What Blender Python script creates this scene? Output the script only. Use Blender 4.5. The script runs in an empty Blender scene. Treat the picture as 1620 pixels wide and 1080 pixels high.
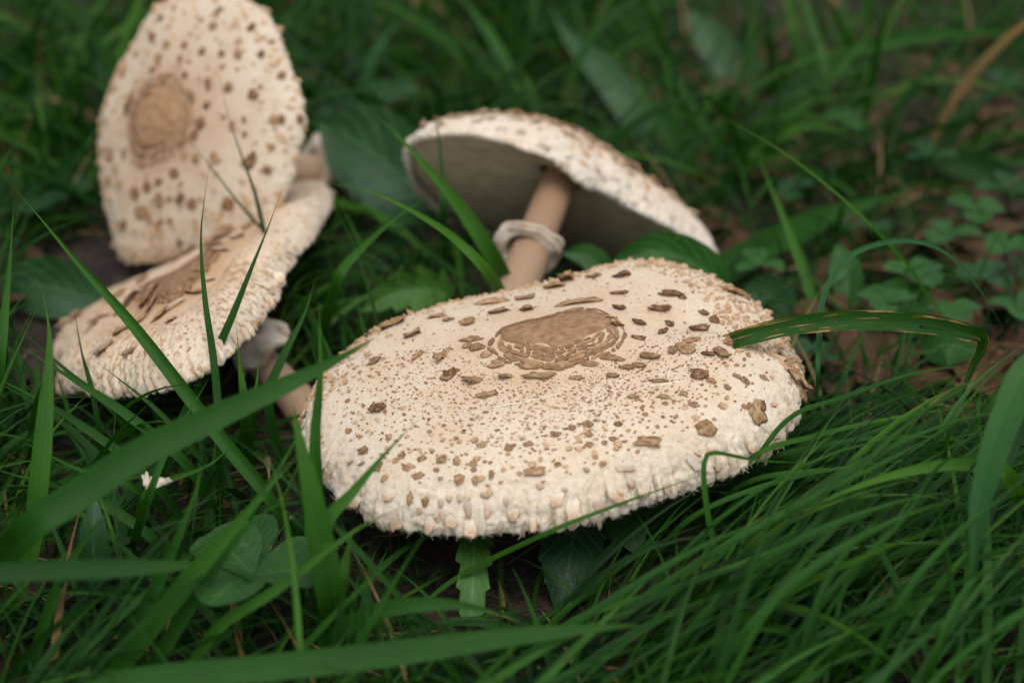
import bpy, math, random
import numpy as np
from mathutils import Vector, Matrix

rnd = random.Random(7)
rng = np.random.default_rng(11)
scene = bpy.context.scene
COL = scene.collection

# ------------------------------------------------------------------ camera
FPX = 2250.0            # focal length in pixels of a 1620 px wide frame (50 mm on 36 mm)
CAM_H, PITCH = 0.28, math.radians(28.0)
CAM = Vector((0, 0, CAM_H))
RIGHT = Vector((1, 0, 0))
FWD = Vector((0, math.cos(PITCH), -math.sin(PITCH)))
UP = Vector((0, math.sin(PITCH), math.cos(PITCH)))
cam_data = bpy.data.cameras.new('camera')
cam_data.sensor_width = 36.0
cam_data.lens = 50.0
cam_data.clip_start = 0.01
cam_data.clip_end = 200.0
cam_data.dof.use_dof = True
cam_data.dof.focus_distance = 0.452
cam_data.dof.aperture_fstop = 6.3
cam = bpy.data.objects.new('camera', cam_data)
COL.objects.link(cam)
cam.location = CAM
cam.rotation_euler = (math.radians(90) - PITCH, 0, 0)
scene.camera = cam

# ------------------------------------------------------------------ light
SUN_EL, SUN_AZ = math.radians(62), math.radians(172)   # azimuth from +Y towards +X
world = bpy.data.worlds.new('World')
scene.world = world
world.use_nodes = True
wn = world.node_tree
sky = wn.nodes.new('ShaderNodeTexSky')
sky.sky_type = 'NISHITA'
sky.sun_disc = False
sky.sun_elevation = SUN_EL
sky.sun_rotation = SUN_AZ
hs = wn.nodes.new('ShaderNodeHueSaturation')
hs.inputs['Saturation'].default_value = 0.22      # overcast: the blue is washed out
wn.links.new(sky.outputs[0], hs.inputs['Color'])
bg = wn.nodes['Background']
bg.inputs['Strength'].default_value = 0.12
wn.links.new(hs.outputs[0], bg.inputs['Color'])
sun_d = bpy.data.lights.new('sun', 'SUN')
sun_d.energy = 1.5
sun_d.angle = math.radians(35)
sun_d.color = (1.0, 0.975, 0.93)
sun = bpy.data.objects.new('sun', sun_d)
COL.objects.link(sun)
sdir = Vector((math.cos(SUN_EL) * math.sin(SUN_AZ), math.cos(SUN_EL) * math.cos(SUN_AZ), math.sin(SUN_EL)))
sun.rotation_euler = sdir.to_track_quat('Z', 'Y').to_euler()
scene.view_settings.view_transform = 'Standard'
scene.view_settings.look = 'None'
scene.view_settings.gamma = 1.0
scene.view_settings.exposure = 0.47
scene.cycles.max_bounces = 8
scene.cycles.transparent_max_bounces = 4

# ------------------------------------------------------------------ helpers
def P(px, py, d):
    return CAM + RIGHT * ((px - 810) / FPX * d) - UP * ((py - 540) / FPX * d) + FWD * d

def ray(px, py):
    return RIGHT * ((px - 810) / FPX) - UP * ((py - 540) / FPX) + FWD

def dground(py, z=0.0):
    return (CAM_H - z) / -(ray(810, py).z)

def G(px, py, z=0.0):
    return P(px, py, dground(py, z))

def V(x, y, z):           # camera-space direction (right, up, towards the viewer)
    return (RIGHT * x + UP * y - FWD * z).normalized()

cR, cU, cF, cC = (np.array(v) for v in (RIGHT, UP, FWD, CAM))
def project(pts):
    q = np.asarray(pts) - cC
    d = q @ cF
    dd = np.maximum(d, 1e-6)
    return 810 + FPX * (q @ cR) / dd, 540 - FPX * (q @ cU) / dd, d

def in_poly(px, py, poly):
    poly = np.asarray(poly, float)
    inside = np.zeros(px.shape, bool)
    n = len(poly)
    for i in range(n):
        x1, y1 = poly[i]; x2, y2 = poly[(i + 1) % n]
        cond = (y1 > py) != (y2 > py)
        xi = (x2 - x1) * (py - y1) / (y2 - y1 + 1e-12) + x1
        inside ^= cond & (px < xi)
    return inside

def _hash(i, j, k):
    h = (i * 374761393 + j * 668265263 + k * 2147483647 + 1274126177) & 0xFFFFFFFF
    h = ((h ^ (h >> 13)) * 1274126177) & 0xFFFFFFFF
    h = (h ^ (h >> 16)) & 0xFFFFFFFF
    return h / 4294967295.0 * 2 - 1

def vnoise(x, y, z):
    x, y, z = np.broadcast_arrays(*(np.asarray(a, float) for a in (x, y, z)))
    xi, yi, zi = (np.floor(a).astype(np.int64) for a in (x, y, z))
    f = [a - b for a, b in ((x, xi), (y, yi), (z, zi))]
    f = [t * t * (3 - 2 * t) for t in f]
    out = 0
    for a in (0, 1):
        for b in (0, 1):
            for c in (0, 1):
                w = (f[0] if a else 1 - f[0]) * (f[1] if b else 1 - f[1]) * (f[2] if c else 1 - f[2])
                out = out + w * _hash(xi + a, yi + b, zi + c)
    return out

def fbm(x, y, z, oct=4):
    s, a = 0, 1.0
    for o in range(oct):
        s = s + a * vnoise(x * 2 ** o + 17.3 * o, y * 2 ** o, z * 2 ** o)
        a *= 0.5
    return s / 1.9

def sstep(a, b, x):
    t = np.clip((x - a) / (b - a), 0, 1)
    return t * t * (3 - 2 * t)

def new_mesh(name, verts, faces, mat, smooth=True, attrs=None):
    me = bpy.data.meshes.new(name)
    verts = np.asarray(verts, np.float32)
    if isinstance(faces, np.ndarray):
        nf, k = faces.shape
        me.vertices.add(len(verts)); me.vertices.foreach_set('co', verts.ravel())
        me.loops.add(nf * k); me.loops.foreach_set('vertex_index', faces.astype(np.int32).ravel())
        me.polygons.add(nf)
        me.polygons.foreach_set('loop_start', np.arange(0, nf * k, k, dtype=np.int32))
        me.update(calc_edges=True)
    else:
        me.from_pydata([tuple(v) for v in verts], [], faces)
        me.update()
    me.validate()
    if smooth:
        me.polygons.foreach_set('use_smooth', np.ones(len(me.polygons), bool))
    for k, a in (attrs or {}).items():
        at = me.attributes.new(k, 'FLOAT', 'POINT')
        at.data.foreach_set('value', np.asarray(a, np.float32).ravel())
    if mat: me.materials.append(mat)
    return me

def link(name, me, parent=None, kind=None, label=None, cat=None, group=None):
    o = bpy.data.objects.new(name, me)
    COL.objects.link(o)
    if parent: o.parent = parent
    if kind: o['kind'] = kind
    if label: o['label'] = label
    if cat: o['category'] = cat
    if group: o['group'] = group
    return o

def spline(pts, n):
    """Catmull-Rom through Vectors, n samples, even in arc length."""
    p = [np.array(q, float) for q in pts]
    p = [2 * p[0] - p[1]] + p + [2 * p[-1] - p[-2]]
    out = []
    for i in range(1, len(p) - 2):
        for t in np.linspace(0, 1, 24, endpoint=False):
            a, b, c, d = p[i - 1:i + 3]
            out.append(0.5 * (2 * b + (c - a) * t + (2 * a - 5 * b + 4 * c - d) * t * t + (3 * b - a - 3 * c + d) * t ** 3))
    out.append(p[-2])
    out = np.array(out)
    L = np.concatenate([[0], np.cumsum(np.linalg.norm(np.diff(out, axis=0), axis=1))])
    s = np.linspace(0, L[-1], n)
    return np.stack([np.interp(s, L, out[:, k]) for k in range(out.shape[1])], 1)

# ------------------------------------------------------------------ materials
class NT:
    def __init__(self, name):
        self.m = bpy.data.materials.new(name); self.m.use_nodes = True
        self.t = self.m.node_tree; self.b = self.t.nodes['Principled BSDF']; self.out = self.t.nodes['Material Output']
    def n(self, typ, **kw):
        nd = self.t.nodes.new('ShaderNode' + typ)
        for k, v in kw.items():
            if k in nd.inputs: nd.inputs[k].default_value = v
            else: setattr(nd, k, v)
        return nd
    def l(self, a, b): self.t.links.new(a, b)
    def attr(self, name): return self.n('Attribute', attribute_name=name).outputs['Fac']
    def ramp(self, fac, stops, interp='LINEAR'):
        r = self.n('ValToRGB'); r.color_ramp.interpolation = interp
        e = r.color_ramp.elements
        while len(e) < len(stops): e.new(0.5)
        for k, (p, c) in zip(e, stops):
            k.position = p; k.color = (*c, 1)
        self.l(fac, r.inputs[0]); return r.outputs[0]
    def noise(self, scale, detail=4, vec=None, rough=0.55):
        n = self.n('TexNoise', Scale=scale, Detail=detail, Roughness=rough)
        if vec is None:
            vec = self.n('TexCoord').outputs['Object']
        self.l(vec, n.inputs['Vector']); return n.outputs['Fac']
    def math(self, op, a, b=None):
        n = self.n('Math', operation=op)
        for i, v in enumerate((a, b)):
            if v is None: continue
            if isinstance(v, (int, float)): n.inputs[i].default_value = v
            else: self.l(v, n.inputs[i])
        return n.outputs[0]
    def mix(self, fac, a, b, blend='MIX'):
        n = self.n('Mix', data_type='RGBA', blend_type=blend)
        for s, v in ((n.inputs[0], fac), (n.inputs[6], a), (n.inputs[7], b)):
            if isinstance(v, (int, float)): s.default_value = v
            elif isinstance(v, tuple): s.default_value = (*v, 1)
            else: self.l(v, s)
        return n.outputs[2]
    def bump(self, h, strength, dist):
        b = self.n('Bump', Strength=strength, Distance=dist)
        self.l(h, b.inputs['Height']); self.l(b.outputs[0], self.b.inputs['Normal'])
        return b

def mat_cap(name, centre, mid, edge, stops=(0.16, 0.26, 0.62, 0.9)):
    k = NT(name)
    rad, ang = k.attr('rad'), k.attr('ang')
    wob = k.math('ADD', rad, k.math('MULTIPLY', k.math('SUBTRACT', k.noise(180, 4), 0.5), 0.10))
    base = k.ramp(wob, [(stops[0], centre), (stops[1], mid), (stops[2], tuple((a + b) / 2 for a, b in zip(mid, edge))), (stops[3], edge)])
    # radial fibres
    cb = k.n('CombineXYZ')
    k.l(k.math('MULTIPLY', ang, 60.0), cb.inputs[0]); k.l(k.math('MULTIPLY', rad, 9.0), cb.inputs[1])
    fib = k.noise(1.0, 3, cb.outputs[0])
    base = k.mix(k.math('MULTIPLY', fib, 0.45), base, tuple(c * 0.80 for c in mid))
    spk = k.ramp(k.noise(900, 3), [(0.44, (1, 1, 1)), (0.62, (0.86, 0.76, 0.64))])
    base = k.mix(0.55, base, spk, 'MULTIPLY')
    blot = k.ramp(k.noise(60, 3), [(0.40, (1, 1, 1)), (0.68, (0.92, 0.84, 0.74))])
    base = k.mix(0.7, base, blot, 'MULTIPLY')
    k.l(base, k.b.inputs['Base Color'])
    k.b.inputs['Roughness'].default_value = 0.85
    k.b.inputs['Specular IOR Level'].default_value = 0.2
    k.b.inputs['Subsurface Weight'].default_value = 0.25
    k.b.inputs['Subsurface Radius'].default_value = (1.0, 0.55, 0.3)
    k.b.inputs['Subsurface Scale'].default_value = 0.0025
    h = k.math('ADD', k.math('MULTIPLY', fib, 0.6), k.noise(1500, 5))
    k.bump(h, 0.5, 0.0006)
    return k.m

def mat_scale(name, a, b, c, scale=3.2, base=None):
    """torn skin; on unit flakes the object's own y runs from the attached side to the free tip"""
    k = NT(name)
    oi = k.n('ObjectInfo')
    tc = k.n('TexCoord').outputs['Object']
    ofs = k.n('VectorMath', operation='ADD'); k.l(tc, ofs.inputs[0])
    rv = k.n('CombineXYZ')
    for i in range(3): k.l(k.math('MULTIPLY', oi.outputs['Random'], 37.0 + 11 * i), rv.inputs[i])
    k.l(rv.outputs[0], ofs.inputs[1])
    f = k.noise(scale, 5, ofs.outputs[0], .65)
    col = k.ramp(f, [(0.34, a), (0.5, b), (0.66, c)])
    if base:
        sx = k.n('SeparateXYZ'); k.l(tc, sx.inputs[0])
        g = k.math('ADD', sx.outputs[1], k.math('MULTIPLY', k.math('SUBTRACT', f, .5), .9))
        col = k.mix(k.ramp(g, [(-.0, (1, 1, 1)), (.30, (0, 0, 0))]) if False else k.ramp(k.math('ADD', g, .5), [(.25, (1, 1, 1)), (.75, (0, 0, 0))]), col, base)
    var = k.math('ADD', 0.78, k.math('MULTIPLY', oi.outputs['Random'], 0.4))
    cb = k.n('CombineColor')
    for i in range(3): k.l(var, cb.inputs[i])
    col = k.mix(1.0, col, cb.outputs[0], 'MULTIPLY')
    k.l(col, k.b.inputs['Base Color'])
    k.b.inputs['Roughness'].default_value = 0.9
    k.b.inputs['Specular IOR Level'].default_value = 0.15
    k.bump(k.noise(scale * 4, 4, ofs.outputs[0]), 0.8, 0.0006)
    return k.m

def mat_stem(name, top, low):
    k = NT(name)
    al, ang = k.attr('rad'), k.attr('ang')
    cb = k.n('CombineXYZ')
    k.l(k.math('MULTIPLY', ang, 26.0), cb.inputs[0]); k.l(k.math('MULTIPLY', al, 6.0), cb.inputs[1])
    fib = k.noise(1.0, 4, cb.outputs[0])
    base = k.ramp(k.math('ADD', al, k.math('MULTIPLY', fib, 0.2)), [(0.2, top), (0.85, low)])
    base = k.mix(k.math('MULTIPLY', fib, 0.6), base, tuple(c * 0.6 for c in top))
    k.l(base, k.b.inputs['Base Color'])
    k.b.inputs['Roughness'].default_value = 0.7
    k.b.inputs['Subsurface Weight'].default_value = 0.2
    k.b.inputs['Subsurface Radius'].default_value = (1, .5, .3)
    k.b.inputs['Subsurface Scale'].default_value = 0.002
    k.bump(fib, 0.5, 0.0008)
    return k.m

def mat_simple(name, cols, scale, rough=0.85, sss=0.0, bumpd=0.0006):
    k = NT(name)
    col = k.ramp(k.noise(scale, 4), [(0.3 + 0.4 * i / max(1, len(cols) - 1), c) for i, c in enumerate(cols)])
    k.l(col, k.b.inputs['Base Color'])
    k.b.inputs['Roughness'].default_value = rough
    k.b.inputs['Specular IOR Level'].default_value = 0.2
    if sss:
        k.b.inputs['Subsurface Weight'].default_value = sss
        k.b.inputs['Subsurface Radius'].default_value = (1, .6, .4)
        k.b.inputs['Subsurface Scale'].default_value = 0.002
    k.bump(k.noise(scale * 5, 4), 0.5, bumpd)
    return k.m

def mat_blade(name, stops, rough=0.52, trans=0.28, dry=0.0, stripe=22.0):
    k = NT(name)
    tint, ac, al = k.attr('tint'), k.attr('across'), k.attr('along')
    base = k.ramp(tint, stops)
    st = k.n('TexWave', Scale=1.0, Distortion=0.6, Detail=1.0)
    cb = k.n('CombineXYZ')
    k.l(k.math('MULTIPLY', ac, stripe / 6.28), cb.inputs[0]); k.l(k.math('MULTIPLY', al, 0.7), cb.inputs[1])
    k.l(cb.outputs[0], st.inputs['Vector'])
    base = k.mix(k.math('MULTIPLY', st.outputs['Fac'], 0.6), base, k.mix(1.0, base, (0.55, 0.62, 0.5), 'MULTIPLY'))
    rib = k.ramp(k.math('ABSOLUTE', ac), [(0.04, (1, 1, 1)), (0.13, (0, 0, 0))])
    base = k.mix(k.math('MULTIPLY', rib, .45), base, k.mix(1.0, base, (0.55, 0.6, 0.5), 'MULTIPLY'))
    tipc = k.ramp(al, [(0.55, (0, 0, 0)), (1.0, (1, 1, 1))])
    base = k.mix(k.math('MULTIPLY', tipc, .5), base, k.mix(1.0, base, (1.7, 1.35, 1.0), 'MULTIPLY'))
    nz = k.noise(60, 3)
    base = k.mix(k.ramp(nz, [(0.4, (0, 0, 0)), (0.7, (1, 1, 1))]), base, k.mix(1.0, base, (1.35, 1.2, 0.9), 'MULTIPLY'))
    if dry:
        cb2 = k.n('CombineXYZ')
        k.l(k.math('MULTIPLY', ac, 4.5), cb2.inputs[0]); k.l(k.math('MULTIPLY', al, 8.0), cb2.inputs[1])
        dn = k.noise(1.0, 4, cb2.outputs[0])
        dn = k.math('ADD', dn, k.math('MULTIPLY', k.math('POWER', k.math('ABSOLUTE', ac), 3.0), 0.10))
        fac = k.ramp(dn, [(0.60, (0, 0, 0)), (0.66, (1, 1, 1))])
        base = k.mix(fac, base, k.ramp(k.noise(300, 3), [(0.4, (0.20, 0.07, 0.015)), (0.6, (0.45, 0.28, 0.12))]))
    k.l(base, k.b.inputs['Base Color'])
    k.b.inputs['Roughness'].default_value = rough
    k.b.inputs['Specular IOR Level'].default_value = 0.22
    bp = k.bump(st.outputs['Fac'], 0.25, 0.0003)
    tr = k.n('BsdfTranslucent')
    k.l(k.mix(1.0, base, (1.3, 1.4, 0.6), 'MULTIPLY'), tr.inputs['Color'])
    mx = k.n('MixShader', Fac=trans)
    k.l(k.b.outputs[0], mx.inputs[1]); k.l(tr.outputs[0], mx.inputs[2]); k.l(mx.outputs[0], k.out.inputs['Surface'])
    return k.m

def mat_leaf(name, a, b, rough=0.5):
    k = NT(name)
    ac, al = k.attr('across'), k.attr('along')
    absac = k.math('ABSOLUTE', ac)
    vein = k.n('TexWave', Scale=1.0, Distortion=1.2, Detail=2.0)
    cb = k.n('CombineXYZ')
    k.l(k.math('SUBTRACT', k.math('MULTIPLY', al, 2.2), k.math('MULTIPLY', absac, 0.7)), cb.inputs[0])
    k.l(k.math('MULTIPLY', absac, 0.3), cb.inputs[1])
    k.l(cb.outputs[0], vein.inputs['Vector'])
    vr = k.ramp(vein.outputs['Fac'], [(0.80, (0, 0, 0)), (0.98, (1, 1, 1))])
    mid = k.ramp(absac, [(0.02, (1, 1, 1)), (0.07, (0, 0, 0))])
    base = k.ramp(k.noise(70, 4), [(0.3, a), (0.7, b)])
    lite = tuple(min(1, c * 1.6 + 0.015) for c in b)
    base = k.mix(k.math('MULTIPLY', vr, 0.30), base, lite)
    base = k.mix(k.math('MULTIPLY', mid, 0.6), base, lite)
    spot = k.ramp(k.noise(420, 2), [(0.70, (0, 0, 0)), (0.75, (1, 1, 1))])
    base = k.mix(k.math('MULTIPLY', spot, 0.5), base, (0.30, 0.33, 0.20))
    k.l(base, k.b.inputs['Base Color'])
    k.b.inputs['Roughness'].default_value = rough
    k.b.inputs['Specular IOR Level'].default_value = 0.35
    k.bump(k.math('ADD', k.math('MULTIPLY', vr, -1.0), k.noise(350, 3)), 0.35, 0.0008)
    tr = k.n('BsdfTranslucent')
    k.l(k.mix(1.0, base, (1.3, 1.4, 0.6), 'MULTIPLY'), tr.inputs['Color'])
    mx = k.n('MixShader', Fac=0.25)
    k.l(k.b.outputs[0], mx.inputs[1]); k.l(tr.outputs[0], mx.inputs[2]); k.l(mx.outputs[0], k.out.inputs['Surface'])
    return k.m

CREAM, TAN, BROWN = (0.76, 0.65, 0.52), (0.70, 0.52, 0.36), (0.34, 0.19, 0.10)
M_CAP_A = mat_cap('cap_skin_cream', (0.71, 0.53, 0.36), (0.72, 0.565, 0.415), (0.80, 0.72, 0.60))
M_CAP_B = mat_cap('cap_skin_warm', (0.42, 0.25, 0.14), (0.68, 0.48, 0.32), (0.80, 0.70, 0.57), (0.20, 0.36, 0.6, 0.9))
M_CAP_C = mat_cap('cap_skin_pale', (0.33, 0.19, 0.10), (0.58, 0.44, 0.32), (0.74, 0.66, 0.55), (0.19, 0.36, 0.6, 0.9))
M_CAP_D = mat_cap('cap_skin_white', (0.50, 0.33, 0.20), (0.72, 0.57, 0.43), (0.84, 0.77, 0.68), (0.3, 0.5, 0.7, 0.93))
M_SCALE = mat_scale('scale_brown', (0.20, 0.10, 0.045), (0.38, 0.23, 0.12), (0.55, 0.38, 0.23))
M_SCALE_DARK = mat_scale('scale_dark', (0.09, 0.04, 0.02), (0.22, 0.11, 0.055), (0.42, 0.26, 0.15))
M_SCALE_TAN = mat_scale('scale_tan', (0.40, 0.25, 0.14), (0.58, 0.40, 0.26), (0.72, 0.56, 0.41), base=(0.76, 0.66, 0.53))
M_FLAP = mat_scale('flap_cream', (0.54, 0.42, 0.30), (0.66, 0.56, 0.43), (0.72, 0.64, 0.52), base=(0.74, 0.65, 0.52))
M_PLATE = mat_scale('centre_plate_brown', (0.235, 0.125, 0.062), (0.32, 0.185, 0.10), (0.40, 0.25, 0.145), scale=350)
M_DOT = mat_simple('small_scale_brown', [(0.20, 0.10, 0.045), (0.34, 0.19, 0.095), (0.50, 0.32, 0.18)], 400, 0.9)
M_DOT_TAN = mat_simple('small_scale_tan', [(0.36, 0.21, 0.11), (0.52, 0.34, 0.20), (0.66, 0.48, 0.33)], 400, 0.9)
M_FIBRE = mat_simple('woolly_fibre', [(0.70, 0.60, 0.46), (0.80, 0.73, 0.62)], 300, 0.9, 0.2)
M_CRACK = mat_simple('crack_white_flesh', [(0.68, 0.59, 0.47), (0.74, 0.66, 0.55)], 300, 0.9, 0.2)
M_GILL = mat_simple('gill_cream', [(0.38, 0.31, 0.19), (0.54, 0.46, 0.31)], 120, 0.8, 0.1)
M_RING = mat_simple('ring_white', [(0.42, 0.31, 0.21), (0.66, 0.56, 0.45), (0.76, 0.68, 0.58)], 150, 0.85, 0.2, .0012)
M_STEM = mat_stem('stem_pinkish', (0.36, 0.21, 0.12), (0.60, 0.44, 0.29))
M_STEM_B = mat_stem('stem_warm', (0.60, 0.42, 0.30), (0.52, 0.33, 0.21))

GREEN = [(0.0, (0.005, 0.026, 0.004)), (0.25, (0.010, 0.055, 0.006)), (0.5, (0.019, 0.090, 0.008)),
         (0.7, (0.046, 0.150, 0.013)), (0.82, (0.026, 0.110, 0.036)), (0.90, (0.07, 0.15, 0.02)), (0.93, (0.20, 0.13, 0.06)), (1.0, (0.30, 0.22, 0.13))]
M_GRASS = mat_blade('grass_green', GREEN)
M_GRASS_DRY = mat_blade('grass_scorched', GREEN, dry=1.0)
M_LEAF = mat_leaf('leaf_mid_green', (0.018, 0.080, 0.012), (0.032, 0.115, 0.018))
M_LEAF_DARK = mat_leaf('leaf_dark_green', (0.010, 0.050, 0.014), (0.020, 0.078, 0.020))
M_LEAF_LIGHT = mat_leaf('leaf_light_green', (0.045, 0.135, 0.018), (0.068, 0.175, 0.028))
M_LEAF_GREY = mat_leaf('leaf_grey_green', (0.032, 0.090, 0.034), (0.052, 0.12, 0.050))
M_LEAF_DEAD = mat_leaf('leaf_dead_brown', (0.06, 0.026, 0.012), (0.14, 0.075, 0.04), 0.8)

# ------------------------------------------------------------------ ground
def build_ground():
    xs = np.concatenate([np.linspace(-30, -1.2, 14)[:-1], np.linspace(-1.2, 1.2, 150), np.linspace(1.2, 30, 14)[1:]])
    ys = np.concatenate([np.linspace(-30, -0.3, 14)[:-1], np.linspace(-0.3, 2.2, 150), np.linspace(2.2, 40, 14)[1:]])
    X, Y = np.meshgrid(xs, ys, indexing='ij')
    Z = 0.006 * fbm(X * 9, Y * 9, 0 * X, 3) + 0.003 * fbm(X * 60, Y * 60, 0 * X + 3, 3) - 0.004
    nx, ny = X.shape
    idx = np.arange(nx * ny).reshape(nx, ny)
    f = np.stack([idx[:-1, :-1], idx[1:, :-1], idx[1:, 1:], idx[:-1, 1:]], -1).reshape(-1, 4)
    k = NT('soil_and_litter')
    a = k.noise(35, 6)
    col = k.ramp(a, [(0.30, (0.006, 0.004, 0.003)), (0.5, (0.018, 0.011, 0.007)), (0.62, (0.040, 0.022, 0.013)), (0.75, (0.015, 0.02, 0.006))])
    col = k.mix(k.ramp(k.noise(220, 4), [(0.52, (0, 0, 0)), (0.66, (1, 1, 1))]), col, (0.07, 0.040, 0.024))
    k.l(col, k.b.inputs['Base Color']); k.b.inputs['Roughness'].default_value = 0.95
    k.bump(k.noise(160, 6), 0.9, 0.006)
    link('ground', new_mesh('ground', np.stack([X, Y, Z], -1).reshape(-1, 3), f, k.m), kind='structure')
build_ground()

# ------------------------------------------------------------------ mushrooms
class Cap:
    pass
CAPS = []

def build_cap(root, origin, n, rim_px, prof, mat, nr=150, nt=640, wool=0.0009, rag=0.0012, low=0.0012, seed=0.0, warp=None):
    """prof: list of (t, rho, z in m); t 0..1 runs centre -> lip -> under edge."""
    c = Cap()
    o = np.array(origin); n = np.array(n) / np.linalg.norm(n)
    e1 = cR - n * (cR @ n); e1 /= np.linalg.norm(e1)
    e2 = np.cross(n, e1)
    A, Rr = [], []
    for px, py in rim_px:
        d = np.array(ray(px, py))
        s = ((o - cC) @ n) / (d @ n)
        q = cC + d * s - o
        A.append(math.atan2(q @ e2, q @ e1) % (2 * math.pi)); Rr.append(math.hypot(q @ e1, q @ e2))
    A, Rr = np.array(A), np.array(Rr)
    k = np.argsort(A); A, Rr = A[k], Rr[k]
    th = np.linspace(0, 2 * math.pi, nt, endpoint=False)
    R = np.interp(th, np.concatenate([A - 2 * math.pi, A, A + 2 * math.pi]), np.tile(Rr, 3))
    ker = np.hanning(21); ker /= ker.sum()
    R = np.convolve(np.concatenate([R[-10:], R, R[:10]]), ker, 'valid')
    pt = np.array(prof)
    t = np.linspace(0, 1, nr)
    # smooth profile
    tt = np.linspace(0, 1, 600)
    rho = np.interp(tt, pt[:, 0], pt[:, 1]); zz = np.interp(tt, pt[:, 0], pt[:, 2])
    k2 = np.hanning(41); k2 /= k2.sum()
    def sm(a):
        pad = np.concatenate([2 * a[0] - a[20:0:-1], a, 2 * a[-1] - a[-2:-22:-1]])
        return np.convolve(pad, k2, 'valid')
    rho, zz = np.maximum(sm(rho), 0), sm(zz)
    rho = np.interp(t, tt, rho); zz = np.interp(t, tt, zz)
    rho[0] = 0.0
    T, TH = np.meshgrid(t, th, indexing='ij')
    rag_n = fbm(np.cos(th) * 14 + seed, np.sin(th) * 14, 0 * th, 2) * 0.5 + fbm(np.cos(th) * 34 + seed, np.sin(th) * 34, 0 * th, 2)
    edge = sstep(0.80, 0.95, T)
    Rg = R[None, :] + rag * rag_n[None, :] * edge
    X = Rg * rho[:, None] * np.cos(TH); Y = Rg * rho[:, None] * np.sin(TH)
    Z = zz[:, None] + 0 * TH
    if warp is not None: Z = Z + warp(X, Y, T, TH, R[None, :])
    L = np.stack([X, Y, Z], -1)
    dt = np.gradient(L, axis=0)
    dth = np.stack([np.roll(L[..., i], -1, 1) - np.roll(L[..., i], 1, 1) for i in range(3)], -1)
    N = np.cross(dt, dth); N /= np.maximum(np.linalg.norm(N, axis=-1, keepdims=True), 1e-9)
    N[0] = (0, 0, 1); N[1] = (0, 0, 1)
    S = 1.0
    w = low * fbm(X * 45 + seed, Y * 45, Z * 45, 3) * sstep(0.05, 0.4, T)
    marg = sstep(0.70, 0.88, T)
    rd = 1 - np.abs(fbm(X * 260 + seed, Y * 260, Z * 260, 4)) * 1.6
    w = w + wool * marg * rd + 0.35 * wool * marg * fbm(X * 900, Y * 900, Z * 900, 2)
    w = w + 0.00012 * fbm(X * 700 + seed, Y * 700, Z * 700, 3)
    L = L + N * w[..., None]
    Wd = o + L[..., 0:1] * e1 + L[..., 1:2] * e2 + L[..., 2:3] * n
    Nw = N[..., 0:1] * e1 + N[..., 1:2] * e2 + N[..., 2:3] * n
    idx = np.arange(nr * nt).reshape(nr, nt)
    f = np.stack([idx[:-1], np.roll(idx, -1, 1)[:-1], np.roll(idx, -1, 1)[1:], idx[1:]], -1).reshape(-1, 4)[:, ::-1]
    me = new_mesh('cap', Wd.reshape(-1, 3), np.ascontiguousarray(f), mat, attrs={'rad': T, 'ang': TH})
    c.ob = link('cap', me, root)
    c.root, c.o, c.n, c.e1, c.e2, c.R, c.th, c.t = root, o, n, e1, e2, R, th, t
    c.W, c.N, c.T, c.TH, c.rho, c.zz = Wd, Nw, T, TH, rho, zz
    c.px, c.py, c.d = project(Wd.reshape(-1, 3))
    c.face = ((Nw.reshape(-1, 3) * (cC - Wd.reshape(-1, 3))).sum(1) > 0)
    c.poly = np.array(rim_px, float)
    c.nr, c.nt = nr, nt
    CAPS.append(c)
    return c

def cap_at_pixel(c, px, py):
    dd = (c.px - px) ** 2 + (c.py - py) ** 2 + np.where(c.face, 0, 1e6)
    near = np.where(dd < dd.min() + 9)[0]
    i = near[np.argmin(c.d[near])]
    return divmod(int(i), c.nt)

def cap_frame(c, i, j):
    p = c.W[i, j]; n = c.N[i, j]
    ta = c.W[i, (j + 2) % c.nt] - c.W[i, j - 2]
    ta = ta / max(np.linalg.norm(ta), 1e-9)
    n = n - ta * (n @ ta); n /= np.linalg.norm(n)
    ra = np.cross(ta, n)            # outward (down the cap)
    return p, ta, ra, n

def frame_matrix(p, x, y, z):
    m = Matrix.Identity(4)
    for k in range(3):
        m[k][0], m[k][1], m[k][2], m[k][3] = x[k], y[k], z[k], p[k]
    return m

def flake_mesh(seed, curl=0.5, thick=0.16, jag=0.18, lift=0.25):
    """unit flake: x tangential, y radial (outer side lifted); irregular torn outline, bent, thin edge"""
    r = random.Random(seed)
    m = 11
    out = []
    for k in range(m):
        a = 2 * math.pi * k / m + r.uniform(-.2, .2)
        q = r.uniform(1 - jag * 1.6, 1 + jag * 1.6)
        ca, sa = math.cos(a), math.sin(a)
        e = 2.6
        rr = 0.5 * q / (abs(ca) ** e + abs(sa) ** e) ** (1 / e)
        out.append((rr * ca, rr * sa))
    def bend(x, y):
        return lift * max(0, y + .1) ** 1.4 * 1.6 + curl * .55 * x * x + .10 * math.sin(7 * x + seed) * (y + .3) + .06 * math.sin(9 * y + 2 * seed)
    V_ = [(r.uniform(-.05, .05), 0, bend(0, 0) + thick * 1.25)]
    for f, h in ((.66, 1.05), (1.0, .30)):
        for x, y in out:
            V_.append((x * f, y * f, bend(x * f, y * f) + thick * h * r.uniform(.6, 1.3)))
    for x, y in out:
        b_ = bend(x * .85, y * .85)
        V_.append((x * .85, y * .85, (b_ * .7 if y > .05 else -.12)))
    F = [(0, 1 + k, 1 + (k + 1) % m) for k in range(m)]
    for ring in range(2):
        o0, o1 = 1 + ring * m, 1 + (ring + 1) * m
        F += [(o0 + k, o1 + k, o1 + (k + 1) % m, o0 + (k + 1) % m) for k in range(m)]
    return V_, F

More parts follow.
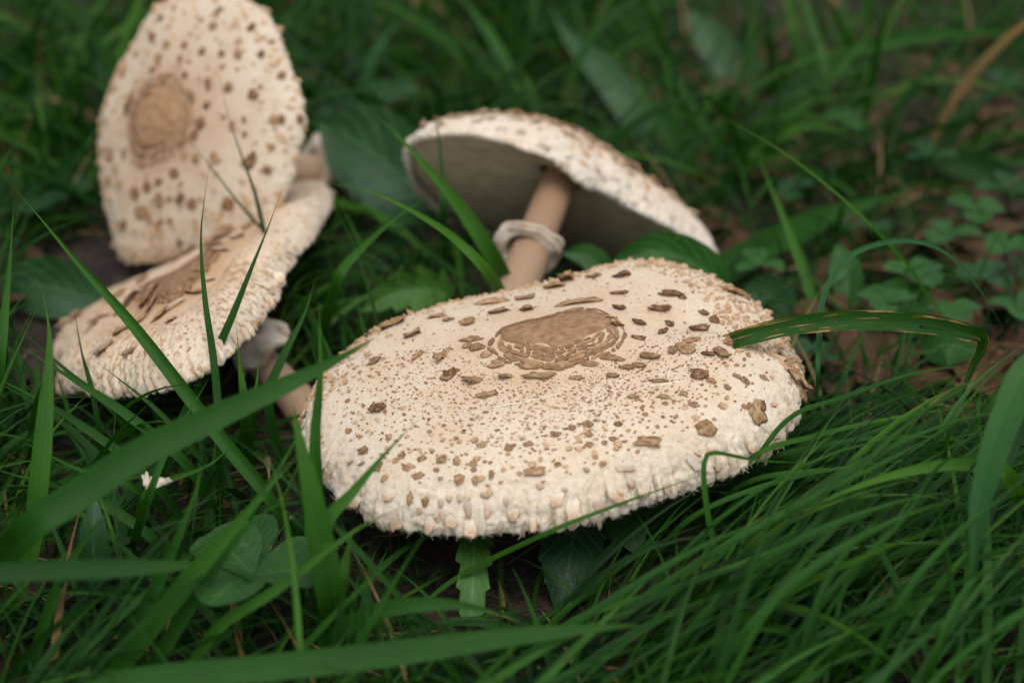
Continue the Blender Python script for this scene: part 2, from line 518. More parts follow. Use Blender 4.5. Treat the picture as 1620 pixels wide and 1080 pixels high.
FL = {}
for tag_, m_ in (('b', M_SCALE), ('d', M_SCALE_DARK), ('t', M_SCALE_TAN), ('w', M_FLAP)):
    for q in range(9):
        v_, f_ = flake_mesh(q + 3, curl=[0.2, 0.6, 1.1, -.5, 0.9, -.3, 1.4, 0.7, 0.3][q],
                            thick=0.20 + 0.04 * (q % 3), lift=[0.15, 0.3, 0.45, 0.1, 0.6, 0.2, 0.35, 0.5, 0.08][q], jag=0.14 + 0.02 * (q % 4))
        FL[tag_, q] = new_mesh('scale', v_, f_, m_)

def place_scale(c, i, j, w, h, kind='b', roll=0.0, thick=None, name='scale', var=None, lift=0.0, axes=None):
    p, ta, ra, n = cap_frame(c, i, j)
    if axes is not None: ta, ra = axes
    cr, sr = math.cos(roll), math.sin(roll)
    x = ta * cr + ra * sr; y = -ta * sr + ra * cr
    if lift:
        y2 = y * math.cos(lift) + n * math.sin(lift); n2 = n * math.cos(lift) - y * math.sin(lift); y, n = y2, n2
    q = rnd.randrange(9) if var is None else var
    o = link(name, FL[kind, q], c.ob)
    tz = thick or (0.55 * h + 0.25 * w) * 0.8
    o.matrix_local = frame_matrix(p - n * 0.00005, x * w, y * h, n * tz)
    return o

def scale_px(c, px, py, wpx, hpx, kind='b', roll=0.0, **kw):
    """flake of wpx x hpx pixels lying on the cap, its long side level as seen in the photograph"""
    i, j = cap_at_pixel(c, px, py)
    p, ta, ra, n = cap_frame(c, i, j)
    x = cR - n * (cR @ n); x /= np.linalg.norm(x)
    y = np.cross(n, x) * -1.0
    def plen(v):
        a = project(np.array([p, p + v * 1e-3]))
        return math.hypot(a[0][1] - a[0][0], a[1][1] - a[1][0]) * 1e3
    d = project(p[None])[2][0]
    fx, fy = max(plen(x), 0.5 * FPX / d), max(plen(y), 0.42 * FPX / d)
    return place_scale(c, i, j, wpx / fx, hpx / fy * .95, kind, roll, axes=(x, y), **kw)

def dots(c, spots, mat, name='fine_scales'):
    """spots: (i, j, w, h, height, roll) -> one joined mesh of small raised tufts"""
    Vv, Ff = [], []
    for (i, j, w, h, z, roll) in spots:
        p, ta, ra, n = cap_frame(c, i, j)
        cr, sr = math.cos(roll), math.sin(roll)
        x = ta * cr + ra * sr; y = -ta * sr + ra * cr
        b = len(Vv); m = 6
        for k in range(m):
            a = 2 * math.pi * k / m
            s = rnd.uniform(0.7, 1.2)
            Vv.append(p + x * (w * .5 * s * math.cos(a)) + y * (h * .5 * s * math.sin(a)) - n * 0.00008)
        for k in range(m):
            a = 2 * math.pi * k / m
            s = rnd.uniform(0.55, 0.9)
            up = z * (0.5 + 0.9 * max(0, math.sin(a)) * rnd.random())
            Vv.append(p + x * (w * .5 * s * math.cos(a)) + y * (h * .5 * s * math.sin(a) + 0.25 * h * max(0, math.sin(a))) + n * up)
        for k in range(m):
            k2 = (k + 1) % m
            Ff.append((b + k, b + k2, b + m + k2, b + m + k))
        Ff.append(tuple(b + m + k for k in range(m)))
    me = new_mesh(name, Vv, Ff, mat, smooth=False)
    return link(name, me, c.ob, kind='stuff')

def fibres(c, count, tmin, tmax, ln, wd, mat=None, name='woolly_fibres'):
    Vv, Ff = [], []
    ii = np.where((c.t >= tmin) & (c.t <= tmax))[0]
    for _ in range(count):
        i, j = rnd.choice(ii), rnd.randrange(c.nt)
        p, ta, ra, n = cap_frame(c, int(i), j)
        a = rnd.gauss(0, 0.9)
        d = ra * math.cos(a) + ta * math.sin(a)
        s = np.cross(n, d)
        l = ln * rnd.uniform(0.5, 1.3); w = wd * rnd.uniform(0.6, 1.4)
        lift = rnd.uniform(0.0, 0.28)
        b = len(Vv)
        for k, (q, ww) in enumerate(((-0.1, 1), (0.5, 0.8), (1.0, 0.15))):
            pt = p + d * (l * q) + n * (l * (lift * q - 0.35 * lift * q * q) - 0.00008 * (k == 0))
            pt = pt + s * (rnd.uniform(-.2, .2) * l * q)
            Vv.append(pt + s * (w * ww)); Vv.append(pt - s * (w * ww))
        Ff += [(b, b + 1, b + 3, b + 2), (b + 2, b + 3, b + 5, b + 4)]
    me = new_mesh(name, Vv, Ff, mat or M_FIBRE)
    return link(name, me, c.ob, kind='stuff')

def ringspots(c, t0, t1, sp0, sp1, w0, w1, keep=lambda t, th: 1.0, z=0.35, jit=0.35, wh=(0.7, 1.2)):
    out = []
    t = t0; k = 0
    Rm = c.R.mean()
    while t < t1:
        f = (t - t0) / (t1 - t0)
        sp = sp0 + (sp1 - sp0) * f; w = w0 + (w1 - w0) * f
        rr = np.interp(t, c.t, c.rho) * Rm
        cnt = max(6, int(2 * math.pi * rr / sp))
        for q in range(cnt):
            th = (q + 0.5 * (k % 2) + rnd.uniform(-jit, jit)) / cnt * 2 * math.pi
            tj = t + rnd.uniform(-jit, jit) * sp / Rm
            if rnd.random() > keep(tj, th): continue
            i = int(np.clip(np.searchsorted(c.t, tj), 2, c.nr - 3)); j = int(th / (2 * math.pi) * c.nt) % c.nt
            ww = w * rnd.choice((0.5, 0.6, 0.8, 1.0, 1.1, 1.3, 1.8))
            out.append((i, j, ww, ww * rnd.uniform(*wh), z * ww * rnd.uniform(0.6, 1.4), rnd.uniform(-.4, .4)))
        t += sp / Rm * 0.75; k += 1
    return out

def plates(c, rings, mat=M_PLATE, gap=0.00022, z=0.00030, cgap=1.0, crack=False, disc=None):
    """cracked centre: arcs of skin in uneven rows, one object each. rings: list of (t_in, t_out, mean arc length m)"""
    Rm = c.R.mean()
    def pt(t, th, h):
        t = t + (0.012 * float(vnoise(math.cos(th) * 2.6 + 3, math.sin(th) * 2.6, 4.0)) + .004 * float(vnoise(math.cos(th) * 5 + 3, math.sin(th) * 5, t * 60))) * min(1, t / .08) + .003 * float(vnoise(math.cos(th) * 9, math.sin(th) * 9, 2 + t * 30))
        t = max(t, .0008)
        f = t * (c.nr - 1); i = int(min(f, c.nr - 2)); fi = f - i
        g = (th / (2 * math.pi) * c.nt) % c.nt; j = int(g); fj = g - j; j2 = (j + 1) % c.nt
        w = (c.W[i, j] * (1 - fi) * (1 - fj) + c.W[i + 1, j] * fi * (1 - fj) + c.W[i, j2] * (1 - fi) * fj + c.W[i + 1, j2] * fi * fj)
        return w + c.n * h
    for (ta, tb, arc) in rings:
        if ta == 0:                                    # the whole middle: one disc
            m, rr = 40, 6
            Vv = [pt(0, 0, z)]
            for q in range(1, rr + 1):
                for k in range(m):
                    th = 2 * math.pi * k / m
                    Vv.append(pt((disc(th) if disc else tb) * q / rr * (1 + (.05 * rnd.uniform(-1, 1) if q == rr else 0)), th, z * (1.0 if q < rr else .8)))
            for k in range(m):
                Vv.append(np.array(Vv[1 + (rr - 1) * m + k]) - c.n * (z + .0003))
            F = [(0, 1 + k, 1 + (k + 1) % m) for k in range(m)]
            for q in range(rr):
                o0, o1 = 1 + q * m, 1 + (q + 1) * m
                F += [(o0 + k, o1 + k, o1 + (k + 1) % m, o0 + (k + 1) % m) for k in range(m)]
            link('centre_disc', new_mesh('centre_disc', Vv, F, mat), c.ob)
            continue
        rm = 0.5 * (ta + tb) * Rm
        th = rnd.uniform(0, 6.28); end = th + 2 * math.pi
        while th < end - 0.02:
            back = sstep(.1, .9, math.sin(th)) if crack else 0.0
            al = arc * (1 + .6 * back)
            da = min(al * rnd.uniform(0.4, 1.7) / max(rm, 1e-4), end - th)
            if end - th - da < 0.3 * arc / rm: da = end - th
            gp = gap * (1 - .3 * back)
            g = gp * cgap / max(rm, 1e-4) * rnd.uniform(0.3, 1.6)
            a0, a1 = th + g, th + da - g
            if disc and disc(th + da / 2) > tb - .0085: a1 = a0
            if a1 > a0:
                m = max(2, min(7, int((a1 - a0) * rm / 0.0011) + 1))
                gi = gp / Rm * rnd.uniform(0.3, 1.6)
                go = gp / Rm * rnd.uniform(0.3, 1.6)
                hh = tb - ta
                j0, j1 = rnd.uniform(-.22, .22) * hh, rnd.uniform(-.22, .22) * hh
                tp = lambda q: .30 * hh * (abs(2 * q / m - 1) ** 3) * rnd.random()
                inn = [(ta + gi + j0 * (1 - q / m) + j1 * q / m + rnd.uniform(-.1, .1) * hh + tp(q), a0 + (a1 - a0) * q / m) for q in range(m + 1)]
                out = [(tb - go + j0 * (1 - q / m) + j1 * (q / m) + rnd.uniform(-.12, .12) * hh - tp(q), a0 + (a1 - a0) * q / m + rnd.uniform(-.15, .15) * (a1 - a0) / m) for q in range(m, -1, -1)]
                if disc: inn = [(max(t, disc(a) + .0028), a) for t, a in inn]
                pol = inn + out
                zz = z * rnd.uniform(0.6, 1.5)
                Vv = [pt(t, a, zz * rnd.uniform(.8, 1.2)) for t, a in pol] + [pt(t, a, -0.0003) for t, a in pol]
                n = len(pol); F = []
                for q in range(m):
                    F.append((q, q + 1, n - 2 - q, n - 1 - q)[::-1])
                for q in range(n):
                    q2 = (q + 1) % n
                    F.append((q, q2, n + q2, n + q))
                link('plate', new_mesh('plate', Vv, F, mat, smooth=False), c.ob)
            th += da

def gills(c, root, r0, z_in, z_out, depth, count, mat=M_GILL, rout=0.965):
    ns = 26
    th = np.linspace(0, 2 * math.pi, count * 4, endpoint=False)
    s = np.linspace(0, 1, ns)
    Rr = np.interp(th, c.th, c.R, period=2 * math.pi)
    S, TH = np.meshgrid(s, th, indexing='ij')
    rr = r0 + (Rr[None, :] * rout - r0) * S
    wav = np.tile([0, 1, 1, 0], count)[None, :]
    z = z_in + (z_out - z_in) * S ** 0.8 - depth * np.sin(np.pi * np.clip(S * 0.9 + 0.08, 0, 1)) ** 0.6 * wav
    z = z + 0.0006 * fbm(rr * np.cos(TH) * 60, rr * np.sin(TH) * 60, 0 * rr, 2)
    if hasattr(c, 'gwarp'): z = z + c.gwarp(rr * np.cos(TH), rr * np.sin(TH), S, TH, Rr[None, :])
    tw = 0.02 * np.sin(S * 4 + 3)
    Wd = c.o + (rr * np.cos(TH + tw))[..., None] * c.e1 + (rr * np.sin(TH + tw))[..., None] * c.e2 + z[..., None] * c.n
    nt = len(th); idx = np.arange(ns * nt).reshape(ns, nt)
    f = np.stack([idx[:-1], np.roll(idx, -1, 1)[:-1], np.roll(idx, -1, 1)[1:], idx[1:]], -1).reshape(-1, 4)
    return link('gills', new_mesh('gills', Wd.reshape(-1, 3), np.ascontiguousarray(f), mat, smooth=False), root, kind='stuff')

def tube(name, pts, radii, mat, parent, nseg=40, nring=36, rough=0.03, seed=0):
    path = spline(pts, nseg)
    rad = np.interp(np.linspace(0, 1, nseg), np.linspace(0, 1, len(radii)), radii)
    tg = np.gradient(path, axis=0); tg /= np.linalg.norm(tg, axis=1, keepdims=True)
    a = np.cross(tg, np.array([0.3, 1.0, 0.2])); a /= np.linalg.norm(a, axis=1, keepdims=True)
    b = np.cross(tg, a)
    ph = np.linspace(0, 2 * math.pi, nring, endpoint=False)
    S, PH = np.meshgrid(np.linspace(0, 1, nseg), ph, indexing='ij')
    rr = rad[:, None] * (1 + rough * fbm(np.cos(PH) * 3 + seed, np.sin(PH) * 3, S * 3, 3))
    Wd = path[:, None] + a[:, None] * (rr * np.cos(PH))[..., None] + b[:, None] * (rr * np.sin(PH))[..., None]
    idx = np.arange(nseg * nring).reshape(nseg, nring)
    f = np.stack([idx[:-1], np.roll(idx, -1, 1)[:-1], np.roll(idx, -1, 1)[1:], idx[1:]], -1).reshape(-1, 4)
    return link(name, new_mesh(name, Wd.reshape(-1, 3), np.ascontiguousarray(f), mat, attrs={'rad': S, 'ang': PH}), parent)

def stem_ring(parent, centre, axis, prof, mat=M_RING, wav=0.0012, seed=0.0, nring=96, flop=None):
    """prof: closed list of (radius, height along axis)"""
    ax = np.array(axis) / np.linalg.norm(axis)
    a = cR - ax * (cR @ ax); a /= np.linalg.norm(a); b = np.cross(ax, a)
    pr = np.array(prof); n = len(pr)
    pr = spline([tuple(q) for q in list(pr) + [pr[0]]], 48)[:-1]
    ph = np.linspace(0, 2 * math.pi, nring, endpoint=False)
    r0 = pr[:, 0].min()
    Rr, PH = np.meshgrid(pr[:, 0], ph, indexing='ij'); H, _ = np.meshgrid(pr[:, 1], ph, indexing='ij')
    out = (Rr - r0) / (pr[:, 0].max() - r0)
    wv = fbm(np.cos(PH) * 1.7 + seed, np.sin(PH) * 1.7, H * 60, 3)
    H = H + wav * 1.6 * wv * out
    Rr = Rr + wav * .8 * out * fbm(np.cos(PH) * 2.2 + seed, np.sin(PH) * 2.2, H * 90, 2) + .0004 * out * fbm(np.cos(PH) * 9 + seed, np.sin(PH) * 9, H * 400, 2)
    if flop is not None: Rr, H = flop(Rr, H, PH, out)
    Wd = np.array(centre) + a * (Rr * np.cos(PH))[..., None] + b * (Rr * np.sin(PH))[..., None] + ax * H[..., None]
    m = len(pr); idx = np.arange(m * nring).reshape(m, nring)
    f = np.stack([idx, np.roll(idx, -1, 1), np.roll(np.roll(idx, -1, 1), -1, 0), np.roll(idx, -1, 0)], -1).reshape(-1, 4)
    return link('ring', new_mesh('ring', Wd.reshape(-1, 3), np.ascontiguousarray(f), mat), parent)

def root_empty(name, loc, label, cat, group):
    o = link(name, None, label=label, cat=cat, group=group)
    return o

MG = 'shaggy parasol mushrooms'
# ---- A: the large flat cap in front
rootA = root_empty('mushroom', None, 'large flat cream mushroom with cracked brown centre and shaggy woolly rim', 'mushroom', MG)
rimA = [(470, 660), (490, 620), (530, 575), (575, 540), (650, 516), (760, 490), (850, 470), (930, 452), (1010, 436), (1070, 440), (1130, 458),
        (1190, 486), (1235, 520), (1262, 560), (1274, 600), (1256, 645), (1210, 690), (1150, 722), (1080, 750), (1020, 770), (950, 794),
        (870, 820), (790, 820), (720, 826), (650, 818), (590, 800), (550, 780), (512, 748), (486, 708)]
nA = Vector((-0.09, -0.02, 1)).normalized()
def warpA(X, Y, T, TH, R):
    lift = 0.0035 * np.exp(-((TH - 1.05) / 0.5) ** 2) * sstep(0.25, 0.7, T) * (1 - 0.6 * sstep(0.85, 1, T))
    dip = -0.0022 * np.exp(-(((TH - 0.30) / 0.22) ** 2)) * sstep(0.2, 0.5, T) * (1 - sstep(0.8, 0.95, T))
    wave = 0.0012 * np.sin(3 * TH + 0.7) * T ** 2
    umbo = 0.0012 * np.exp(-(T / 0.16) ** 2)
    return lift + dip + wave + umbo
profA = [(0, 0, .0225), (.12, .13, .0225), (.25, .28, .0205), (.40, .46, .0185), (.55, .63, .0165), (.68, .78, .0130), (.78, .885, .0085),
         (.86, .955, .0030), (.92, .99, -.0025), (.96, .985, -.0065), (1.0, .945, -.0070)]
cA = build_cap(rootA, P(899, 628, .470), nA, rimA, profA, M_CAP_A, nr=210, nt=900, wool=.0011, rag=.0030, low=.0010, seed=1.7, warp=warpA)
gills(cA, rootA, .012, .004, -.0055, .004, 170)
baseA = cA.o + np.array([0.004, 0.012, 0]); baseA[2] = -0.01
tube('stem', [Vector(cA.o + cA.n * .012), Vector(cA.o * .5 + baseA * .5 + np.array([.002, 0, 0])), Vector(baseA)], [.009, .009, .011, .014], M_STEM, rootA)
stem_ring(rootA, cA.o - cA.n * .014, cA.n, [(.0085, .003), (.014, .002), (.0165, -.001), (.014, -.004), (.0085, -.003)], seed=4)

def discA(th): return .094 + .122 * float(sstep(-.35, .65, math.sin(th - .15))) + .006 * math.sin(3 * th)
plates(cA, [(0, .13, 9.)], z=.0005, disc=discA)
plates(cA, [(0.097, 0.121, .0050), (0.121, 0.141, .0048), (.141, .161, .0042), (.161, .184, .0050), (.184, .208, .0058)], gap=.00019, z=.0004, crack=True, disc=discA)
plates(cA, [(.212, .234, .0066)], gap=.00042, z=.0006, crack=True, disc=discA)

FA = [  # px, py, w, h, kind, roll
    (738, 545, 14, 9, 'b', 0), (745, 535, 40, 8, 'b', .2), (753, 548, 22, 11, 'b', 0), (768, 559, 17, 11, 'b', .3), (787, 572, 29, 12, 'b', .2),
    (840, 577, 42, 10, 'b', 0), (890, 576, 33, 12, 'b', 0), (932, 573, 28, 10, 'b', 0), (966, 564, 36, 9, 'b', 0), (855, 593, 48, 14, 'b', 0),
    (801, 594, 25, 13, 'b', .2), (749, 600, 27, 17, 'b', .6), (706, 594, 20, 14, 'b', -.3), (714, 588, 18, 14, 'd', .8), (768, 623, 36, 10, 'b', -.1),
    (782, 619, 9, 9, 'd', 0), (912, 596, 20, 8, 'b', 0), (993, 578, 28, 10, 'b', 0), (1012, 575, 22, 9, 'b', .2), (968, 592, 20, 9, 'b', 0),
    (1025, 562, 32, 11, 'b', 0), (651, 529, 27, 9, 'b', -.5), (591, 568, 21, 14, 'b', -.3), (662, 560, 10, 14, 'b', .6), (698, 563, 12, 25, 'b', .2),
    (708, 503, 20, 8, 'b', 0), (740, 507, 28, 12, 'b', -.3), (690, 498, 26, 8, 'b', 0), (620, 512, 42, 13, 'b', 0), (790, 490, 32, 10, 'b', 0),
    (830, 470, 30, 8, 'b', 0), (778, 476, 46, 9, 'b', 0), (835, 488, 24, 10, 'b', 0), (896, 442, 24, 14, 'b', .3), (880, 452, 36, 10, 'b', 0),
    (985, 435, 30, 10, 'd', 0), (980, 462, 27, 7, 'd', 0), (915, 477, 62, 8, 'b', 0), (980, 485, 19, 11, 'd', .2), (1062, 461, 36, 10, 'd', .2),
    (1078, 468, 12, 8, 'd', 0), (1045, 486, 36, 12, 'd', -.2), (1014, 509, 24, 11, 'd', .2), (1060, 510, 16, 9, 'd', 0), (1049, 522, 12, 12, 'd', .6),
    (1115, 493, 18, 9, 'd', .1), (1131, 504, 14, 13, 'd', .3), (1105, 518, 29, 12, 'd', 0), (1010, 532, 22, 8, 'd', .4), (965, 499, 22, 6, 'b', 0),
    (975, 510, 24, 9, 'd', .3), (1085, 548, 26, 17, 'b', -.5), (1063, 552, 16, 12, 'b', .4), (1095, 537, 14, 14, 'b', .8), (1120, 558, 26, 11, 'd', 0),
    (1140, 556, 26, 16, 'b', .4), (1107, 588, 29, 18, 'd', -.3), (1042, 600, 28, 7, 'b', 0), (1165, 462, 42, 13, 'b', 0), (1242, 568, 32, 12, 'b', .5),
    (1258, 590, 20, 26, 'b', .2), (1268, 605, 18, 22, 'b', .2), (1200, 652, 26, 36, 'b', .1), (1117, 676, 32, 24, 'b', .2), (1203, 640, 18, 18, 'd', .5), (1025, 697, 42, 17, 'b', -.2),
    (845, 745, 33, 18, 'b', 0), (1106, 716, 18, 12, 't', .3), (1124, 708, 20, 14, 't', 0), (990, 737, 36, 17, 't', 0), (928, 740, 13, 14, 't', 0),
    (1055, 765, 18, 26, 't', 0), (980, 782, 34, 26, 't', 0), (1190, 706, 18, 14, 't', 0), (1258, 652, 14, 14, 't', 0), (597, 643, 26, 19, 'd', .4),
    (1082, 620, 14, 8, 'b', 0), (1000, 625, 17, 8, 'b', 0), (1100, 638, 18, 8, 'b', 0), (1050, 625, 16, 8, 'b', 0), (1125, 600, 16, 9, 'b', .3),
    (1180, 600, 17, 9, 'b', .5), (1166, 592, 12, 7, 'b', .3), (1150, 610, 13, 8, 'b', .3), (1210, 595, 12, 8, 'b', .3), (977, 668, 12, 9, 'd', 0),
    (930, 668, 18, 10, 'b', 0), (933, 685, 14, 9, 'b', 0), (933, 700, 13, 9, 'b', 0), (970, 692, 12, 8, 'b', 0), (905, 674, 14, 9, 'b', 0),
    (880, 683, 20, 8, 'b', 0), (760, 701, 16, 9, 'b', 0), (805, 705, 14, 10, 'b', 0), (835, 700, 16, 9, 'b', 0), (573, 711, 15, 11, 'b', 0),
    (598, 735, 14, 14, 'b', 0), (645, 737, 18, 10, 'b', 0), (665, 724, 14, 10, 'b', 0), (698, 725, 16, 13, 'b', 0), (722, 728, 12, 12, 'b', 0),
    (749, 730, 12, 11, 'b', 0), (660, 752, 18, 11, 'b', 0), (698, 754, 12, 11, 't', 0), (725, 757, 18, 14, 'b', 0), (751, 758, 12, 13, 'b', 0),
    (777, 750, 10, 13, 'b', 0), (553, 728, 11, 11, 't', 0), (573, 730, 11, 9, 't', 0), (635, 718, 12, 11, 'b', 0), (617, 781, 22, 18, 't', 0),
    (647, 787, 10, 22, 'b', 0), (673, 790, 12, 22, 'b', 0), (696, 793, 11, 15, 't', 0), (709, 782, 12, 15, 't', 0), (728, 782, 12, 16, 't', 0),
    (771, 780, 18, 14, 't', 0), (772, 800, 18, 26, 't', 0), (798, 790, 11, 20, 't', 0), (627, 822, 26, 30, 't', .1), (713, 817, 24, 30, 't', 0),
    (680, 830, 20, 24, 't', 0), (740, 836, 24, 20, 't', 0), (845, 826, 14, 26, 't', 0), (882, 785, 30, 22, 't', .2), (905, 808, 26, 30, 't', 0),
    (853, 768, 18, 14, 't', 0), (500, 697, 16, 18, 'b', 0), (505, 740, 20, 20, 't', 0), (560, 790, 22, 20, 't', .2), (950, 800, 24, 20, 't', .3),
    (1020, 775, 22, 18, 't', 0), (1230, 690, 14, 12, 't', 0), (1274, 630, 12, 16, 'b', 0), (940, 435, 22, 8, 'b', 0), (1015, 415, 16, 10, 't', 0),
    (580, 524, 22, 10, 't', 0), (810, 812, 20, 20, 't', 0), (1000, 760, 14, 16, 't', 0), (895, 770, 12, 12, 't', 0)]
for (x, y, w, h, kd, ro) in FA:
    lift = 0.0
    if kd == 't' and y > 700: lift = rnd.uniform(0.25, 0.7); w, h = w * .8, h * 1.15
    elif max(w, h) > 18: lift = rnd.uniform(0.05, 0.45)
    scale_px(cA, x, y, w * 1.08, h * 1.2, kd, ro + rnd.uniform(-.15, .15), lift=lift, thick=.0012 if kd == 't' else None)

def keepA(t, th):
    front = 0.5 - 0.5 * math.sin(th)         # 1 towards the viewer
    if t < 0.36: return 0.75 if front > 0.5 else 0.08
    if t > 0.80: return 0.0 if front > .45 else 0.8
    if front < 0.40: return 0.12 if t < 0.70 else 0.9
    right = max(0, math.cos(th))
    k = 0.92 - 0.5 * sstep(0.66, 0.81, t)
    return float(k * (1 - 0.5 * right * sstep(0.55, 0.75, t)))
dots(cA, ringspots(cA, .28, .50, .0010, .0018, .0006, .0010, keepA, z=.22, wh=(.32, .75), jit=.45), M_DOT)
dots(cA, ringspots(cA, .505, .81, .0017, .0032, .0009, .0017, keepA, z=.22, wh=(.30, .75), jit=.48), M_DOT)
def keepA2(t, th): return (0.85 if t > .70 or math.cos(th) > .1 else .15) if math.sin(th) > -0.05 else 0.03
dots(cA, ringspots(cA, .40, .78, .0024, .0034, .0010, .0018, lambda t, th: .6 if math.sin(th) < .15 and math.cos(th) < .3 else .1, z=.2, wh=(.35, .8), jit=.5), M_DOT_TAN)
dots(cA, ringspots(cA, .60, .95, .0022, .0026, .0015, .0022, keepA2, z=.45, wh=(.6, 1.1)), M_DOT_TAN)
for q in range(90):
    th = (q + rnd.uniform(-.4, .4)) / 90 * 2 * math.pi
    i = int(np.searchsorted(cA.t, rnd.uniform(.86, .96))); j = int(th / 6.2832 * cA.nt) % cA.nt
    place_scale(cA, i, j, rnd.uniform(.0014, .0034), rnd.uniform(.003, .0065), rnd.choice('ttww'), rnd.uniform(-.35, .35), lift=rnd.uniform(-.2, .2), name='rim_flap', thick=.0010)
fibres(cA, 7000, .76, .97, .0022, .00007)
fibres(cA, 1200, .90, .99, .0026, .00012)

def cracks(c, specs):
    """shallow splits showing white flesh: thin slivers lying on the skin, following lines of pixels"""
    for pts, w in specs:
        P3 = []
        for (x, y) in pts:
            i, j = cap_at_pixel(c, x, y); P3.append((c.W[i, j], c.N[i, j], i, j))
        path = spline([Vector(p[0]) for p in P3], 26)
        Vv, F = [], []
        for k in range(26):
            f = k / 25
            q = path[k]
            m = np.argmin(((c.W.reshape(-1, 3) - q) ** 2).sum(1)); i, j = divmod(int(m), c.nt)
            p, ta, ra, n = cap_frame(c, i, j)
            tg = path[min(k + 1, 25)] - path[max(k - 1, 0)]; tg /= np.linalg.norm(tg)
            sd = np.cross(n, tg); hw = w * .5 * math.sin(math.pi * min(max(f, .01), .99)) ** .6 * rnd.uniform(.5, 1.3)
            h = (q - p) @ n
            b0 = q - n * h
            Vv += [b0 + sd * hw + n * .00003, b0 + n * .00022, b0 - sd * hw + n * .00003]
        for k in range(25):
            F += [(3 * k, 3 * k + 1, 3 * k + 4, 3 * k + 3), (3 * k + 1, 3 * k + 2, 3 * k + 5, 3 * k + 4)]
        link('crack', new_mesh('crack', Vv, F, M_CRACK), c.ob)
cracks(cA, [([(775, 644), (820, 634), (860, 626), (890, 618)], .0011), ([(1010, 611), (1050, 604), (1090, 600)], .0012), ([(720, 644), (745, 650), (775, 648)], .0010)])

# ---- B: tilted cap at the left with ring and stem
rootB = root_empty('mushroom', None, 'tilted cream mushroom with ragged rim and ringed stem running behind the flat cap', 'mushroom', MG)
nB = V(-.45, .845, .285)
rimB = [(58, 532), (75, 508), (130, 482), (200, 454), (262, 430), (330, 390), (390, 345), (440, 308), (485, 282), (513, 284), (517, 298), (492, 342),
        (458, 392), (430, 428), (398, 470), (358, 518), (322, 552), (285, 574), (235, 594), (190, 602), (140, 592), (98, 572), (66, 552)]
def warpB(X, Y, T, TH, R):
    fur = .00045 * np.sin(TH * 96 + 2.5 * vnoise(X * 300, Y * 300, 0 * X)) * sstep(.45, .75, T)
    return fur + 0.0018 * np.sin(2 * TH + .4) * T ** 2 + 0.0026 * np.exp(-(T / .2) ** 2) - .0016 * np.exp(-((T - .38) / .1) ** 2)
profB = [(0, 0, .0125), (.15, .17, .0120), (.3, .34, .0095), (.5, .57, .0090), (.68, .77, .0070), (.8, .90, .0035), (.88, .965, -.0005), (.93, .995, -.004),
         (.97, .985, -.0065), (1, .95, -.006)]
cB = build_cap(rootB, P(312, 492, .530), nB, rimB, profB, M_CAP_B, nr=150, nt=700, wool=.0008, rag=.0034, low=.0012, seed=5.1, warp=warpB)
gills(cB, rootB, .009, .003, -.0045, .003, 140)
sB = [Vector(cB.o + cB.n * .004), P(372, 527, .548), P(430, 588, .556), P(480, 645, .548)]
endB = G(540, 715, -.008)
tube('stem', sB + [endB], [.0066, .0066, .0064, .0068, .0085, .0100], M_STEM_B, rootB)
axB = np.array(P(372, 520, .545)) - np.array(P(405, 558, .553))
def flopB(R, H, PH, out):
    return R * (1 + .15 * np.sin(PH + 2) * out), H - .006 * out * (1 + .5 * np.sin(PH * 2 + 1))
stem_ring(rootB, np.array(P(396, 538, .549)), axB, [(.0066, .005), (.0095, .0065), (.0125, .0035), (.0128, .001), (.011, -.002), (.0066, -.003)], seed=2.2, wav=.0036, flop=flopB)
plates(cB, [(0, .17, .06)], z=.0004)
plates(cB, [(.175 + .024 * k, .175 + .024 * (k + 1), .007) for k in range(3)], gap=.0006, z=.0008)
FB = [(205, 475, 60, 16), (235, 465, 46, 20), (180, 468, 36, 12), (160, 500, 44, 12), (140, 520, 34, 8), (165, 548, 34, 20), (195, 520, 40, 9), (220, 505, 40, 12),
      (255, 495, 40, 14), (275, 480, 36, 10), (305, 462, 30, 9), (330, 440, 28, 9), (355, 372, 42, 14), (380, 352, 40, 12), (402, 335, 36, 12), (330, 385, 30, 10),
      (350, 395, 30, 8), (375, 375, 26, 9), (430, 310, 24, 9), (445, 300, 20, 8), (395, 355, 26, 8), (120, 500, 26, 10), (65, 520, 20, 18), (100, 512, 22, 10),
      (240, 480, 30, 12), (205, 555, 30, 10), (225, 440, 24, 9), (280, 405, 26, 8), (300, 395, 22, 8), (185, 492, 30, 9), (150, 470, 20, 9), (320, 425, 26, 7), (270, 505, 26, 8)]
for (x, y, w, h) in FB:
    scale_px(cB, x, y, w * 1.0, h * 1.15, rnd.choice('bbt'), rnd.uniform(-.3, .3) - .45, lift=rnd.uniform(.1, .5))
def keepB(t, th): return 0.9 if math.sin(th) < 0.25 else 0.5
dots(cB, ringspots(cB, .42, .70, .0019, .0026, .0008, .0011, keepB, z=.12, wh=(.9, 1.7), jit=.22), M_DOT_TAN)
dots(cB, ringspots(cB, .70, .93, .0030, .0036, .0013, .0017, keepB, z=.14, wh=(.8, 1.5), jit=.22), M_DOT_TAN)
fibres(cB, 2500, .80, .97, .0016, .00008)
for q in range(46):
    th = q / 46 * 2 * math.pi + rnd.uniform(-.05, .05)
    i = int(np.searchsorted(cB.t, rnd.uniform(.88, .95))); j = int(th / 6.2832 * cB.nt) % cB.nt
    place_scale(cB, i, j, rnd.uniform(.003, .006), rnd.uniform(.003, .006), rnd.choice('tww'), rnd.uniform(-.2, .2), lift=rnd.uniform(-.1, .2), name='rim_flap', thick=.0010)

